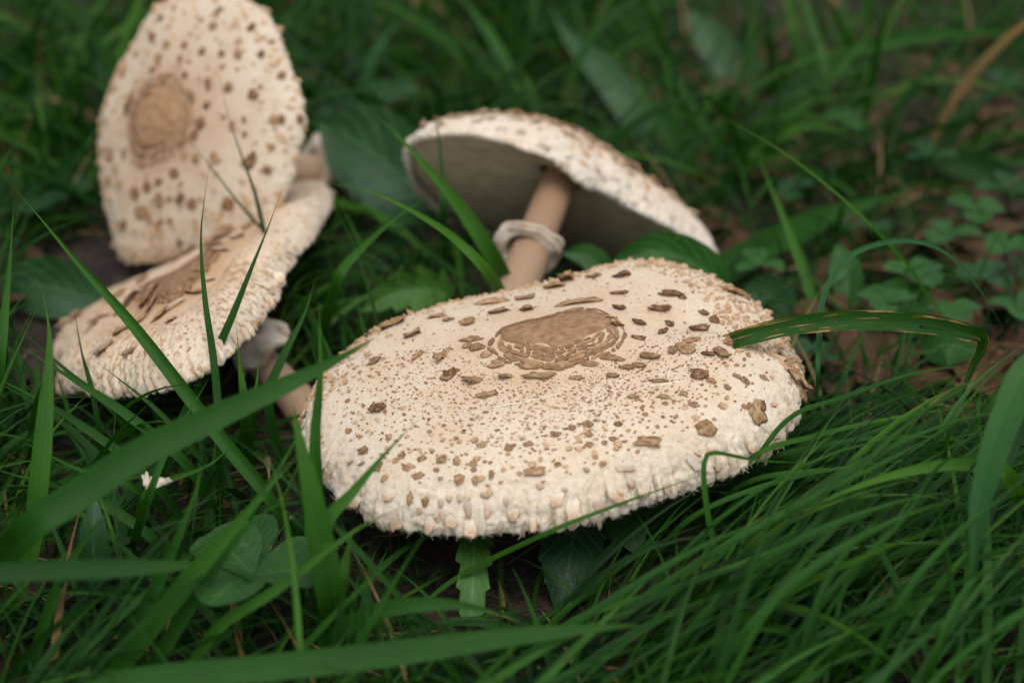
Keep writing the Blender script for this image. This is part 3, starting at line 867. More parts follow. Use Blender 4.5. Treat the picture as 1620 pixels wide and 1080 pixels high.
# ---- C: cap standing on edge at the back left
rootC = root_empty('mushroom', None, 'toppled pale mushroom standing on its rim showing brown spotted cap face', 'mushroom', MG)
nC = V(-.55, .10, .83)
rimC = [(290, -18), (350, -16), (405, 8), (440, 48), (458, 95), (470, 140), (480, 190), (464, 240), (452, 290), (425, 340), (372, 380), (310, 402), (250, 410),
        (192, 416), (174, 350), (162, 280), (158, 220), (168, 160), (190, 105), (218, 50), (250, 0)]
def warpC(X, Y, T, TH, R):
    return .0016 * np.exp(-(T / .2) ** 2) + .0016 * np.sin(2 * TH + 1) * T ** 2 + .001 * np.sin(5 * TH) * T ** 3
profC = [(0, 0, .0185), (.15, .17, .0178), (.3, .34, .0150), (.5, .57, .0125), (.68, .77, .0088), (.8, .90, .0045), (.88, .965, .0008), (.93, .99, -.002),
         (.97, .98, -.004), (1, .95, -.004)]
cC_ = build_cap(rootC, P(290, 200, .640), nC, rimC, profC, M_CAP_C, nr=130, nt=560, wool=.0007, rag=.0014, low=.0014, seed=9.3, warp=warpC)
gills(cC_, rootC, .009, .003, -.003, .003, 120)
bC = [Vector(cC_.o + cC_.n * .004), Vector(cC_.o - cC_.n * .022), P(452, 262, .690), P(520, 272, .712), G(600, 300, -.006)]
tube('stem', bC, [.007, .0072, .0075, .0085, .0105], M_STEM_B, rootC)
stem_ring(rootC, np.array(P(502, 262, .708)), np.array(P(470, 262, .70)) - np.array(P(530, 275, .714)),
          [(.0075, .004), (.012, .004), (.0155, .001), (.012, -.003), (.0075, -.003)], seed=7.7, wav=.002)
plates(cC_, [(0, .19, .07)], z=.0005)
plates(cC_, [(.20 + .03 * k, .20 + .03 * (k + 1), .008) for k in range(3)], gap=.0010, z=.0006)
FC = [(275, 10, 12, 14), (253, 28, 14, 14), (240, 60, 14, 16), (263, 70, 14, 18), (248, 92, 20, 18), (290, 70, 12, 14), (317, 82, 12, 14), (283, 92, 12, 14), (335, 40, 14, 20),
      (396, 42, 14, 20), (412, 84, 14, 12), (375, 85, 12, 22), (348, 85, 12, 14), (443, 120, 14, 18), (360, 137, 16, 20), (398, 150, 16, 22), (328, 132, 14, 18), (300, 150, 14, 30),
      (255, 125, 28, 12), (232, 150, 18, 16), (202, 165, 16, 38), (193, 115, 14, 22), (178, 140, 12, 16), (172, 245, 14, 28), (194, 242, 10, 22), (170, 285, 10, 18), (188, 290, 14, 18),
      (210, 303, 18, 14), (230, 298, 20, 16), (248, 290, 16, 14), (273, 275, 16, 20), (250, 318, 18, 18), (283, 315, 14, 20), (302, 322, 16, 30), (265, 315, 10, 10), (222, 335, 18, 30),
      (234, 348, 12, 16), (252, 350, 10, 12), (268, 352, 10, 12), (193, 358, 16, 22), (337, 252, 16, 22), (359, 325, 18, 30), (393, 255, 16, 26), (308, 250, 14, 22), (290, 245, 12, 18),
      (365, 200, 10, 18), (315, 195, 16, 22), (325, 165, 12, 18), (290, 118, 12, 16), (445, 190, 14, 18), (430, 190, 14, 16), (420, 268, 14, 14), (428, 232, 12, 12), (282, 385, 14, 14),
      (475, 185, 14, 12), (305, 215, 14, 18), (345, 15, 14, 14), (430, 65, 12, 12), (385, 190, 10, 12), (350, 105, 10, 10), (240, 110, 12, 14), (213, 85, 12, 14), (165, 190, 10, 14)]
for (x, y, w, h) in FC:
    i, j = cap_at_pixel(cC_, x, y)
    s = .64 / FPX
    p, ta, ra, n = cap_frame(cC_, i, j)
    place_scale(cC_, i, j, max(w, h) * s * rnd.uniform(.8, 1.1), min(w, h) * s * rnd.uniform(.9, 1.2), rnd.choice('ddb'), rnd.uniform(-.4, .4), thick=.0026)
dots(cC_, ringspots(cC_, .25, .70, .0045, .005, .0015, .0018, lambda t, th: .5), M_DOT)
dots(cC_, ringspots(cC_, .70, .93, .0036, .004, .0022, .0024, lambda t, th: .6), M_DOT_TAN)
fibres(cC_, 1200, .8, .97, .0018, .0001)

# ---- D: cap seen from below at the back
rootD = root_empty('mushroom', None, 'leaning mushroom with gill underside in shadow, ringed stem and white rim', 'mushroom', MG)
nD = V(.33, .90, -.285)
rimD = [(644, 222), (668, 205), (720, 203), (770, 210), (850, 226), (900, 252), (950, 282), (1000, 310), (1042, 335), (1085, 368), (1112, 390), (1138, 404), (1130, 425), (1075, 428), (1000, 418),
        (930, 404), (850, 388), (780, 366), (715, 335), (668, 290), (646, 255)]
def warpD(X, Y, T, TH, R):
    return .0015 * np.sin(2 * TH + .5) * T ** 2 + .0008 * np.sin(7 * TH) * T ** 3
profD = [(0, 0, .0255), (.15, .17, .0250), (.3, .34, .0225), (.5, .57, .0185), (.68, .77, .0130), (.8, .89, .0078), (.88, .955, .0025), (.94, .99, -.002),
         (.975, .985, -.0040), (1, .955, -.0035)]
cD = build_cap(rootD, P(884, 292, .620), nD, rimD, profD, M_CAP_D, nr=140, nt=640, wool=.0013, rag=.0013, low=.0013, seed=3.3, warp=warpD)
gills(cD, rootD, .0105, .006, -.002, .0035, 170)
sD = [Vector(cD.o + cD.n * .009), P(858, 352, .598), P(832, 420, .578), P(812, 470, .566)]
dv = (np.array(sD[3]) - np.array(sD[2])); dv /= np.linalg.norm(dv)
eD = np.array(sD[3]) + dv * ((np.array(sD[3])[2] + .01) / -dv[2])
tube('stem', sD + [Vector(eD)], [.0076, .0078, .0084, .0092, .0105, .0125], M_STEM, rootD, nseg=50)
axD = np.array(sD[1]) - np.array(sD[2])
def flopD(R, H, PH, out):
    puff = np.exp(-((np.sin((PH - 2.7) / 2)) / .22) ** 2) + .9 * np.exp(-((np.sin((PH - 5.9) / 2)) / .16) ** 2)
    return R * (1 + .10 * puff * out), H + (.0016 * np.sin(PH * 2 + .6) + .0008 * np.sin(PH * 5)) * out + np.where(H > 0, .0016, -.0004) * puff * out
stem_ring(rootD, np.array(P(834, 392, .5855)), axD, [(.0080, .0046), (.0108, .0030), (.0138, .0014), (.0140, .0006), (.0112, .0002), (.0108, -.0008), (.0134, -.0016), (.0138, -.0024), (.0112, -.0026), (.0086, -.0026)],
          seed=1.1, wav=.0016, flop=flopD)
for q in range(80):
    px = rnd.uniform(665, 1120)
    k = (px - 665) / 455
    top = np.interp(px, [660, 700, 780, 860, 930, 1000, 1060, 1100, 1130], [190, 168, 158, 164, 188, 218, 262, 305, 360])
    scale_px(cD, px, top + abs(rnd.gauss(4, 14)), rnd.uniform(8, 20), rnd.uniform(6, 10), rnd.choice('btt'), rnd.uniform(-.4, .4), lift=rnd.uniform(0, .45))
for q in range(70):
    th = rnd.uniform(0, 6.283)
    i = int(np.searchsorted(cD.t, rnd.uniform(.30, .75))); j = int(th / 6.2832 * cD.nt) % cD.nt
    place_scale(cD, i, j, rnd.uniform(.003, .006), rnd.uniform(.0025, .0035), rnd.choice('bt'), rnd.uniform(-.3, .3), lift=rnd.uniform(0, .3))
for q in range(40):
    th = q / 40 * 2 * math.pi + rnd.uniform(-.06, .06)
    i = int(np.searchsorted(cD.t, rnd.uniform(.86, .95))); j = int(th / 6.2832 * cD.nt) % cD.nt
    place_scale(cD, i, j, rnd.uniform(.003, .006), rnd.uniform(.003, .005), rnd.choice('tww'), rnd.uniform(-.2, .2), lift=rnd.uniform(-.1, .2), name='rim_flap', thick=.0013)
dots(cD, ringspots(cD, .45, .88, .0040, .0045, .0016, .0020, lambda t, th: .4), M_DOT_TAN)
fibres(cD, 2500, .72, .97, .0020, .0001)

# ------------------------------------------------------------------ blades and leaves
def ribbon(path, width, tint, prof='grass', ncross=5, fold=0.35, roll=0.0, rolls=None, curl=0.0, teeth=0.0, seed=0, face=None):
    """path (n,3) from base to tip -> verts, faces, attrs; the blade's face is turned to the viewpoint `face` then rolled"""
    n = len(path)
    s = np.linspace(0, 1, n)
    tg = np.gradient(path, axis=0); tg /= np.maximum(np.linalg.norm(tg, axis=1, keepdims=True), 1e-9)
    ref = (cC if face is None else np.array(face)) - path
    ref = ref - tg * (ref * tg).sum(1, keepdims=True); ref /= np.maximum(np.linalg.norm(ref, axis=1, keepdims=True), 1e-9)
    sd = np.cross(tg, ref)
    rr = np.full(n, roll) if rolls is None else np.interp(s, np.linspace(0, 1, len(rolls)), rolls)
    nn = ref * np.cos(rr)[:, None] - sd * np.sin(rr)[:, None]
    sd = np.cross(tg, nn)
    if prof == 'grass': w = np.minimum(1, (0.35 + 2.2 * s)) * (1 - sstep(.45, 1, s) ** 1.4 * .97)
    elif prof == 'cut': w = np.minimum(1, (0.30 + 1.6 * s)) * (1 - .25 * sstep(.75, 1, s))
    elif prof == 'oval': w = np.sin(np.pi * np.clip(s, 0, 1) ** .8) ** .75 * .98 + .02
    elif prof == 'lance': w = np.sin(np.pi * (.12 + .88 * s) ** 1.1) ** .9 * .98 + .02
    elif prof == 'wide': w = np.minimum(1, .15 + 2.6 * s) * np.clip(1.02 - s ** 7, 0.02, 1)
    else: w = np.interp(s, np.linspace(0, 1, len(prof)), prof)
    hw = 0.5 * width * w
    u = np.linspace(-1, 1, ncross)
    Vv = np.zeros((n, ncross, 3))
    tt = np.zeros((n, 2))
    if teeth:
        r = random.Random(seed)
        for sd_i in (0, 1):
            ph = r.random()
            fr = r.uniform(5, 7)
            x = (s * fr + ph) % 1.0
            tt[:, sd_i] = teeth * (x - .55) * (1 - s ** 6)
    for k, uu in enumerate(u):
        ex = hw * (1 + (tt[:, 0 if uu < 0 else 1] * abs(uu) ** 2))
        lift = fold * abs(uu) ** 1.5 * hw + curl * hw * (uu * uu) * np.sin(s * 7 + seed)
        Vv[:, k] = path + sd * (ex * uu)[:, None] + nn * lift[:, None]
    idx = np.arange(n * ncross).reshape(n, ncross)
    f = np.stack([idx[:-1, :-1], idx[:-1, 1:], idx[1:, 1:], idx[1:, :-1]], -1).reshape(-1, 4)
    return Vv.reshape(-1, 3), f, {'tint': np.full(n * ncross, tint), 'across': np.tile(u, n), 'along': np.repeat(s, ncross)}

def pxpath(pts):
    """pts: (px, py, d) base first; d None -> on the ground just under the surface"""
    return [G(p[0], p[1], -.006) if p[2] is None else P(*p) for p in pts]

def in_front(path, margin=.004, most=.07, skip=()):
    """slide a blade towards the viewer until it clears the caps it crosses"""
    px, py, d = project(path)
    need = np.zeros(len(path))
    for c in CAPS:
        if c in skip: continue
        sel = np.where(in_poly(px, py, c.poly.mean(0) + (c.poly - c.poly.mean(0)) * 1.1))[0]
        for k in sel[::1]:
            dd = (c.px - px[k]) ** 2 + (c.py - py[k]) ** 2 + np.where(c.face, 0, 1e6)
            near = np.where(dd < dd.min() + 16)[0]
            v = d[k] - (c.d[near].min() - margin)
            if 0 < v < most: need[k] = max(need[k], v)
    if need.max() <= 0: return path
    w = np.zeros(len(path)); idx = np.arange(len(path))
    for k in np.where(need > 0)[0]:
        w = np.maximum(w, need[k] * np.exp(-((idx - k) / (len(path) * .16)) ** 2))
    w *= sstep(0, .15, idx / len(path))
    return cC + (path - cC) * ((d - w) / d)[:, None]

BLADES = []
def blade(pts, wpx, tint, label, group=None, name='grass_blade', mat=None, cat='grass blade', n=40, behind=(), **kw):
    pp = pxpath(pts)
    path = in_front(spline(pp, n), skip=behind)
    dm = np.mean([project(np.array(q)[None])[2][0] for q in pp])
    v, f, a = ribbon(path, wpx * dm / FPX, tint, seed=len(BLADES), **kw)
    me = new_mesh(name, v, np.ascontiguousarray(f), mat or M_GRASS, attrs=a)
    o = link(name, me, label=label, cat=cat, group=group)
    BLADES.append(o)
    return o

g_front = 'grass blades in front of the mushrooms'
blade([(500, 905, None), (430, 790, .440), (350, 690, .445), (300, 625, .45), (210, 510, .455), (120, 410, .46), (60, 340, .463), (14, 288, .466)], 24, .55,
      'long straight grass blade crossing the tilted cap diagonally', rolls=[.3, .5, .6], fold=.5)
blade([(-90, 1000, None), (30, 850, .372), (120, 785, .372), (220, 718, .375), (340, 660, .38), (460, 605, .385), (540, 565, .39), (592, 535, .392)], 50, .42,
      'broad dark grass blade slanting across the stem to the flat cap', prof=[.3, .55, .7, .9, 1, .9, .6, .02], fold=.25)
blade([(525, 1010, None), (512, 880, .415), (505, 760, .405), (500, 690, .402), (507, 590, .402), (506, 530, .403), (505, 478, .405)], 24, .52,
      'upright grass blade at the left rim of the flat cap', rolls=[.6, .4, .9, .2, .1])
blade([(545, 1040, None), (525, 950, .395), (508, 860, .388), (492, 770, .385), (475, 700, .385), (463, 640, .386)], 46, .55,
      'wide upright grass blade touching the left rim', prof=[.5, .8, 1, .95, .6, .02], fold=.4)
blade([(515, 1010, None), (508, 900, .392), (517, 825, .390), (555, 782, .392), (600, 728, .394), (640, 685, .396), (662, 664, .398)], 27, .60,
      'short arched grass blade leaning over the flat cap front', fold=.4)
blade([(535, 985, None), (540, 930, .400), (548, 880, .402), (558, 838, .405)], 34, .6, 'small pointed grass shoot below the flat cap rim', prof=[.6, 1, .8, .02], fold=.5)
blade([(225, 850, None), (280, 690, .455), (315, 615, .474), (360, 520, .472), (400, 420, .472), (428, 350, .474), (446, 300, .476)], 17, .33,
      'dark slender grass blade leaning right across the tilted cap', fold=.5, rolls=[.2, .4, .3])
blade([(350, 850, None), (346, 670, .455), (338, 570, .476), (324, 470, .474), (318, 370, .474), (330, 268, .476)], 12, .35,
      'thin dark grass blade standing upright before the tilted cap', fold=.5)
blade([(180, 830, None), (150, 640, .460), (130, 560, .484), (120, 505, .484), (113, 462, .486)], 8, .30, 'short needle of grass before the tilted cap end', fold=.5)
blade([(5, 1010, None), (45, 885, .436), (62, 760, .432), (74, 620, .436), (78, 530, .44), (68, 464, .444)], 30, .60,
      'pale upright grass blade beside the left end of tilted cap', fold=.4)
blade([(-25, 700, None), (-5, 600, .46), (12, 450, .46), (18, 380, .464), (22, 318, .467)], 22, .5, 'upright grass blade left of the tilted cap', fold=.4)
blade([(-80, 395, None), (0, 332, .70), (70, 288, .70), (130, 238, .705), (168, 178, .71)], 16, .82, 'bluish blurred grass blade left of the toppled cap')
blade([(425, 400, None), (405, 312, .560), (385, 255, .556), (362, 185, .556), (343, 105, .558)], 7, .22, 'dark wiry grass blade before the toppled cap, nearly upright')
blade([(430, 380, None), (375, 318, .570), (310, 235, .568), (245, 172, .568)], 5, .25, 'hair-thin grass stalk slanting over the brown cap centre')
blade([(830, 520, None), (790, 425, .560), (730, 330, .548), (660, 248, .545), (620, 205, .546), (588, 178, .548)], 26, .60,
      'bright grass blade slanting in front of the dark gills', fold=.4, behind=(cA,))
blade([(708, 440, None), (702, 350, .572), (699, 275, .568), (692, 205, .568), (675, 145, .570)], 14, .30, 'dark upright grass blade before the gill underside', fold=.4, behind=(cA,))
blade([(810, 500, None), (775, 435, .520), (720, 378, .510), (660, 338, .506), (590, 305, .506), (520, 290, .510)], 20, .68,
      'bright arched grass blade reaching to the tilted cap tip', fold=.35, behind=(cA,))
blade([(505, 560, None), (530, 452, .535), (560, 405, .535), (620, 350, .535), (682, 308, .535)], 18, .55, 'curved grass blade crossing below the bright arched blade')
blade([(455, 770, None), (425, 640, .49), (445, 570, .490), (480, 500, .495), (500, 440, .50)], 15, .42, 'slim grass blade before the pink stem')
blade([(395, 760, None), (388, 650, .475), (380, 580, .472), (374, 520, .474)], 20, .58, 'short broad grass blade before the white stem ring', fold=.5)
blade([(395, 740, None), (402, 640, .482), (408, 590, .482), (412, 540, .484)], 9, .6, 'thin grass blade right of the white stem ring')

# the torn blade resting on the flat cap
pt_t = pxpath([(1470, 800, None), (1500, 690, .492), (1535, 590, .486), (1556, 540, .478), (1520, 522, .470), (1450, 510, .466), (1350, 506, .463), (1250, 515, .466), (1195, 528, .470), (1158, 539, .474)])
def torn_blade():
    root = link('torn_grass_blade', None, label='torn grass blade with scorched streaks resting its frayed end on the cap', cat='grass blade')
    path = in_front(spline(pt_t, 90), .003)
    w = 32 * .468 / FPX
    v, f, a = ribbon(path, w, .34, prof=[.22, .22, .2, .16, .38, .70, .9, 1, 1, .97, .95, .92, .85], fold=.35, rolls=[1.0, .9, .5, .25, .1, .1, .1, .1], ncross=9)
    # two splits in the blade near the frayed end
    keep = []
    for q in f:
        al, ac = a['along'][q].mean(), a['across'][q].mean()
        if .74 < al < .965 and .15 < ac < .35: continue
        if .42 < al < .60 and -.4 < ac < -.15: continue
        keep.append(q)
    link('blade', new_mesh('blade', v, np.array(keep), M_GRASS_DRY, attrs=a), root)
    for k in range(5):
        b = path[-1]; dr = b - path[-4]; dr /= np.linalg.norm(dr)
        sdv = np.cross(dr, cF); sdv /= np.linalg.norm(sdv)
        s0 = b + sdv * (k - 2) * w * .16
        p2 = np.stack([s0 - dr * .002, s0 + dr * .0012, s0 + dr * .003 + sdv * rnd.uniform(-.001, .001) + np.array([0, 0, -.0004])])
        v, f, a = ribbon(p2, w * .16, 1, ncross=3)
        link('frayed_end', new_mesh('frayed_end', v, np.ascontiguousarray(f), M_SCALE_DARK, attrs=a), root)
torn_blade()

blade([(1560, 600, None), (1470, 470, .560), (1420, 400, .545), (1340, 320, .535), (1230, 235, .535), (1105, 166, .54)], 5, .7, 'long hair-thin grass stalk slanting over the leaf litter')
blade([(1292, 660, None), (1298, 500, .515), (1312, 448, .51), (1352, 400, .505), (1430, 380, .50), (1500, 402, .50), (1558, 470, .505), (1592, 530, .51)], 9, .82,
      'thin bluish grass blade bent in a round arch behind the torn blade')
blade([(1330, 660, None), (1312, 580, .60), (1282, 460, .61), (1242, 350, .62), (1215, 285, .63), (1192, 228, .64)], 18, .66, 'bright upright grass stalk behind the right rim')
blade([(1560, 1150, .395), (1548, 1060, .392), (1541, 950, .388), (1545, 860, .386), (1556, 780, .386), (1582, 690, .384), (1625, 590, .384), (1680, 520, .386)], 50, .83,
      'twisted bluish grass blade rising at the right edge', prof=[.25, .4, .5, .35, .75, .95, 1, .3], rolls=[.3, .8, .9, .5, .1, .2, .4], fold=.3)
blade([(1640, 860, None), (1600, 760, .41), (1575, 740, .405), (1500, 735, .402), (1400, 755, .40), (1300, 793, .398), (1220, 838, .396)], 24, .70,
      'bright broad grass blade arching left over the fine grass', fold=.3)
blade([(1215, 1060, None), (1150, 925, .42), (1125, 840, .414), (1114, 765, .412), (1116, 724, .412), (1135, 716, .414), (1200, 728, .42), (1290, 732, .43)], 9, .55,
      'thin grass blade sharply bent at the flat cap rim')
blade([(60, 1150, .352), (180, 1082, .354), (400, 1058, .357), (600, 1036, .36), (800, 1008, .364), (920, 995, .366), (1010, 988, .368)], 42, .45,
      'long dark grass blade lying low along the foreground', prof=[.7, .9, 1, 1, .9, .6, .05], fold=.2)
blade([(-120, 925, .352), (0, 906, .354), (150, 900, .356), (230, 897, .358), (300, 893, .360)], 32, .30, 'dark flat grass blade lying across the left foreground', prof=[.9, 1, 1, .9, .4], fold=.2)
blade([(500, 1090, None), (530, 1010, .395), (600, 966, .388), (700, 955, .386), (780, 968, .388), (840, 990, .39)], 28, .5, 'arched blurred grass blade below the flat cap', fold=.3)
gl = 'slanting grass blades left of the flat cap'
lab_gl = 'blurred green grass blade slanting up right, below the tilted cap'
for pts, w, t in [
    ([(120, 1160, None), (200, 1040, .385), (300, 915, .378), (400, 800, .376), (475, 715, .378)], 34, .55),
    ([(90, 1130, None), (160, 1060, .40), (230, 960, .392), (290, 830, .388), (330, 715, .39)], 22, .42),
    ([(180, 1150, None), (250, 1040, .39), (330, 910, .385), (400, 825, .385), (470, 780, .388)], 24, .5),
    ([(40, 1140, None), (60, 1020, .40), (110, 890, .396), (190, 790, .398)], 18, .5),
    ([(260, 1160, None), (330, 1010, .385), (440, 930, .38), (560, 840, .38), (640, 800, .385)], 18, .6),
    ([(330, 960, None), (390, 820, .41), (430, 760, .41), (500, 640, .415)], 16, .45),
    ([(200, 900, None), (230, 800, .42), (270, 700, .42), (330, 600, .43)], 14, .5)]:
    blade(pts, w, t, lab_gl, gl)
gl2 = 'grass blades slanting down from the left edge'
for pts, w, t in [
    ([(360, 850, None), (300, 740, .455), (200, 655, .455), (100, 590, .46), (20, 540, .465)], 16, .5),
    ([(330, 880, None), (240, 760, .45), (140, 680, .45), (40, 620, .455), (-30, 590, .46)], 14, .42),
    ([(270, 780, None), (190, 660, .47), (110, 590, .47), (30, 520, .475)], 12, .35),
    ([(400, 830, None), (330, 740, .47), (250, 650, .465), (150, 570, .465)], 10, .5),
    ([(320, 940, None), (240, 850, .44), (130, 780, .44), (0, 745, .445)], 16, .55),
    ([(300, 850, None), (210, 770, .45), (120, 740, .45), (20, 690, .455)], 10, .6)]:
    blade(pts, w, t, 'green grass blade sloping down right, under the tilted cap end', gl2)
g_r = 'arching fine grass blades right of the flat cap'
for pts, w, t in [
    ([(880, 1100, None), (960, 990, .40), (1120, 880, .395), (1280, 790, .396), (1430, 715, .40), (1560, 640, .405)], 12, .5),
    ([(830, 1060, None), (900, 985, .405), (1050, 935, .40), (1200, 880, .40), (1380, 800, .40)], 11, .6),
    ([(1010, 1120, None), (1080, 1010, .39), (1220, 880, .385), (1400, 800, .386), (1560, 770, .39)], 14, .45),
    ([(1080, 1150, None), (1150, 1040, .38), (1260, 920, .378), (1400, 830, .38), (1540, 780, .385)], 18, .5),
    ([(1180, 1180, None), (1230, 1060, .38), (1320, 930, .378), (1430, 820, .38), (1500, 700, .385)], 12, .42),
    ([(600, 1040, None), (700, 930, .43), (850, 850, .42), (1000, 790, .415), (1130, 745, .418)], 9, .6),
    ([(1090, 850, None), (1180, 745, .455), (1300, 705, .45), (1450, 690, .45), (1580, 705, .455)], 9, .5),
    ([(1110, 830, None), (1190, 725, .46), (1290, 690, .455), (1420, 660, .455), (1560, 640, .46)], 9, .6),
    ([(1100, 860, None), (1170, 770, .45), (1290, 745, .445), (1400, 750, .445), (1500, 775, .45)], 9, .66),
    ([(1150, 800, None), (1240, 670, .475), (1330, 630, .47), (1450, 590, .47), (1560, 575, .475)], 8, .5),
    ([(1160, 840, None), (1230, 735, .46), (1340, 700, .455), (1480, 640, .455), (1600, 560, .46)], 9, .45),
    ([(1490, 820, None), (1500, 690, .44), (1545, 620, .44), (1600, 560, .445)], 10, .55),
    ([(1440, 800, None), (1480, 700, .445), (1540, 610, .445), (1625, 540, .45)], 12, .78),
    ([(1000, 930, None), (1080, 830, .43), (1190, 775, .425), (1330, 740, .425), (1470, 725, .43)], 9, .55),
    ([(1240, 1180, None), (1270, 1040, .375), (1320, 900, .372), (1420, 790, .375)], 16, .38),
    ([(1330, 1180, None), (1380, 1060, .375), (1440, 930, .37), (1540, 820, .375), (1625, 770, .38)], 14, .5),
    ([(1440, 1170, None), (1480, 1040, .37), (1530, 930, .37), (1625, 850, .375)], 14, .55),
    ([(700, 1140, None), (800, 1060, .385), (950, 960, .38), (1120, 860, .38), (1290, 800, .385)], 14, .42)]:
    blade(pts, w, t, 'fine green grass blade arching right beside the flat cap', g_r, rolls=[.3, .5, .4])
# wide blades in the blurred background
for pts, w, t, lab, m, pr in [
    ([(1090, 300, None), (1030, 215, .80), (960, 120, .82), (900, 60, .84), (870, 10, .86)], 52, .82, 'wide grey-green blade leaning left behind the leaning mushroom', M_LEAF_GREY, 'grass'),
    ([(1220, 220, None), (1180, 130, .90), (1130, 70, .91), (1090, 15, .92)], 68, .82, 'widest grey-green blade standing in the background grass', M_LEAF_GREY, 'wide'),
    ([(1120, 320, None), (1065, 215, .74), (1025, 165, .745), (998, 100, .75)], 34, .45, 'dark green curved blade behind the leaning mushroom', None, 'grass'),
    ([(1060, 500, None), (1140, 430, .66), (1230, 380, .66), (1330, 335, .67), (1450, 300, .68)], 46, .48, 'broad dark blade lying in the grass right of the leaning mushroom', None, 'grass'),
    ([(1190, 330, None), (1290, 280, .75), (1400, 285, .74), (1530, 302, .74), (1600, 330, .75)], 20, .5, 'long level grass blade over the leaf litter', None, 'grass'),
    ([(1120, 320, None), (1170, 255, .76), (1240, 215, .755), (1290, 198, .755), (1370, 222, .76)], 18, .66, 'bright bent grass blade over the leaf litter', None, 'grass'),
    ([(810, 240, None), (797, 150, .86), (790, 85, .86), (745, 15, .87), (700, -30, .88)], 18, .83, 'teal arched grass blade far behind the leaning mushroom', None, 'grass'),
    ([(900, 240, None), (904, 180, .84), (905, 110, .845)], 30, .91, 'stubby yellowish grass blade behind the leaning mushroom', None, 'wide'),
    ([(1290, 150, None), (1268, 85, .93), (1245, 0, .94), (1235, -40, .95)], 20, .66, 'upright light grass blade at the far back', None, 'grass'),
    ([(1345, 160, None), (1340, 60, .93), (1330, -30, .94)], 28, .45, 'upright wide grass blade at the far back', None, 'grass'),
    ([(1220, 210, None), (1290, 108, .85), (1430, 62, .84), (1640, 48, .85)], 22, .5, 'long grass blade bending right at the far back', None, 'grass'),
    ([(1100, 300, None), (1240, 190, .80), (1330, 110, .80), (1400, 20, .81)], 20, .5, 'slanting grass blade at the far back over litter', None, 'grass'),
    ([(1640, 330, None), (1560, 270, .74), (1440, 250, .745), (1380, 262, .75)], 44, .25, 'dark broad blade at the right edge over litter', None, 'grass'),
    ([(570, 230, None), (575, 170, .83), (590, 90, .83), (640, 20, .84)], 16, .82, 'teal upright blade behind the broad leaf', None, 'grass')]:
    kw = {'mat': m} if m else {}
    blade(pts, w, t, lab, prof=pr, fold=.25, **kw)

def leaf(pts, wpx, mat, label, prof='oval', name='leaf', teeth=0.0, group=None, cat='leaf', curl=.15, fold=.25, roll=0.0, stalk=True, nc=9, **kw):
    pp = pxpath(pts)
    path = spline(pp[1:] if stalk else pp, 46)
    dm = np.mean([project(np.array(q)[None])[2][0] for q in pp])
    v, f, a = ribbon(path, wpx * dm / FPX, .5, prof=prof, ncross=nc, teeth=teeth, seed=int(pts[0][0]), curl=curl, fold=fold, roll=roll, **kw)
    root = link(name, None, label=label, cat=cat, group=group)
    link('blade', new_mesh('blade', v, np.ascontiguousarray(f), mat, attrs=a), root)
    if stalk:
        sp = spline([pp[0], (Vector(pp[0]) + Vector(pp[1])) / 2 + Vector((0, 0, .003)), pp[1]], 8)
        tube('leaf_stalk', [Vector(q) for q in sp], [.0011, .0009], M_GRASS, root, nseg=10, nring=8)
    return root

leaf([(752, 800, None), (752, 822, .452), (750, 870, .436), (748, 930, .428), (742, 1005, .425)], 56, M_LEAF_LIGHT, 'light green toothed leaf hanging under the flat cap front', prof=[.6, .95, 1, .95, .85, .8, .6, .02], teeth=.4, fold=.2)
leaf([(900, 770, None), (915, 800, .47), (905, 860, .45), (895, 920, .444), (880, 968, .442)], 100, M_LEAF_DARK, 'broad dark green leaf below the flat cap rim', prof=[.4, .8, 1, 1, .9, .6, .02], teeth=.14, fold=.15)
leaf([(1010, 770, None), (985, 790, .475), (985, 815, .462), (1000, 845, .455), (1012, 882, .452)], 74, M_LEAF, 'small lobed leaf under the right of flat cap rim', prof=[.3, .8, .5, 1, .9, .5, .02], teeth=.3, fold=.15)
leaf([(760, 420, None), (715, 340, .69), (650, 290, .685), (580, 235, .685), (508, 195, .69)], 150, M_LEAF_DARK, 'large dark leaf between the toppled and the leaning mushrooms', prof=[.3, .75, 1, 1, .95, .7, .1], teeth=.1, fold=.3)
leaf([(740, 520, None), (712, 468, .575), (670, 458, .57), (620, 466, .568), (572, 492, .568)], 66, M_LEAF_LIGHT, 'light toothed leaf peeking over the back rim of flat cap', prof=[.6, 1, 1, .8, .5, .05], teeth=.5, fold=.5)
leaf([(1190, 520, None), (1155, 455, .575), (1100, 418, .57), (1040, 398, .568), (965, 418, .57)], 70, M_LEAF, 'rounded leaf under the low rim of the leaning mushroom', fold=.35)
leaf([(1000, 500, None), (970, 440, .58), (930, 405, .58), (890, 400, .58)], 40, M_LEAF, 'narrow leaf beside the leaning mushroom stem ring', fold=.35)
leaf([(110, 320, None), (95, 260, .84), (75, 200, .845), (45, 140, .85)], 76, M_LEAF_GREY, 'oval grey-green leaf far left behind the toppled cap', fold=.2)
leaf([(200, 510, None), (165, 480, .62), (80, 455, .62), (-30, 450, .62)], 96, M_LEAF_DARK, 'broad dark leaf behind the left end of tilted cap', fold=.2)
leaf([(155, 985, None), (152, 930, .415), (148, 850, .41), (150, 788, .412)], 48, M_LEAF_DARK, 'upright dark oval leaf in the left foreground', prof='lance', fold=.35)
leaf([(1350, 540, None), (1345, 490, .62), (1340, 440, .622), (1325, 385, .63)], 52, M_LEAF, 'upright green leaf behind the bent arch of grass', prof='lance', fold=.3)
leaf([(1450, 620, None), (1460, 560, .56), (1500, 545, .555), (1545, 560, .555)], 70, M_LEAF, 'flat leaf beneath the torn grass blade', fold=.1)
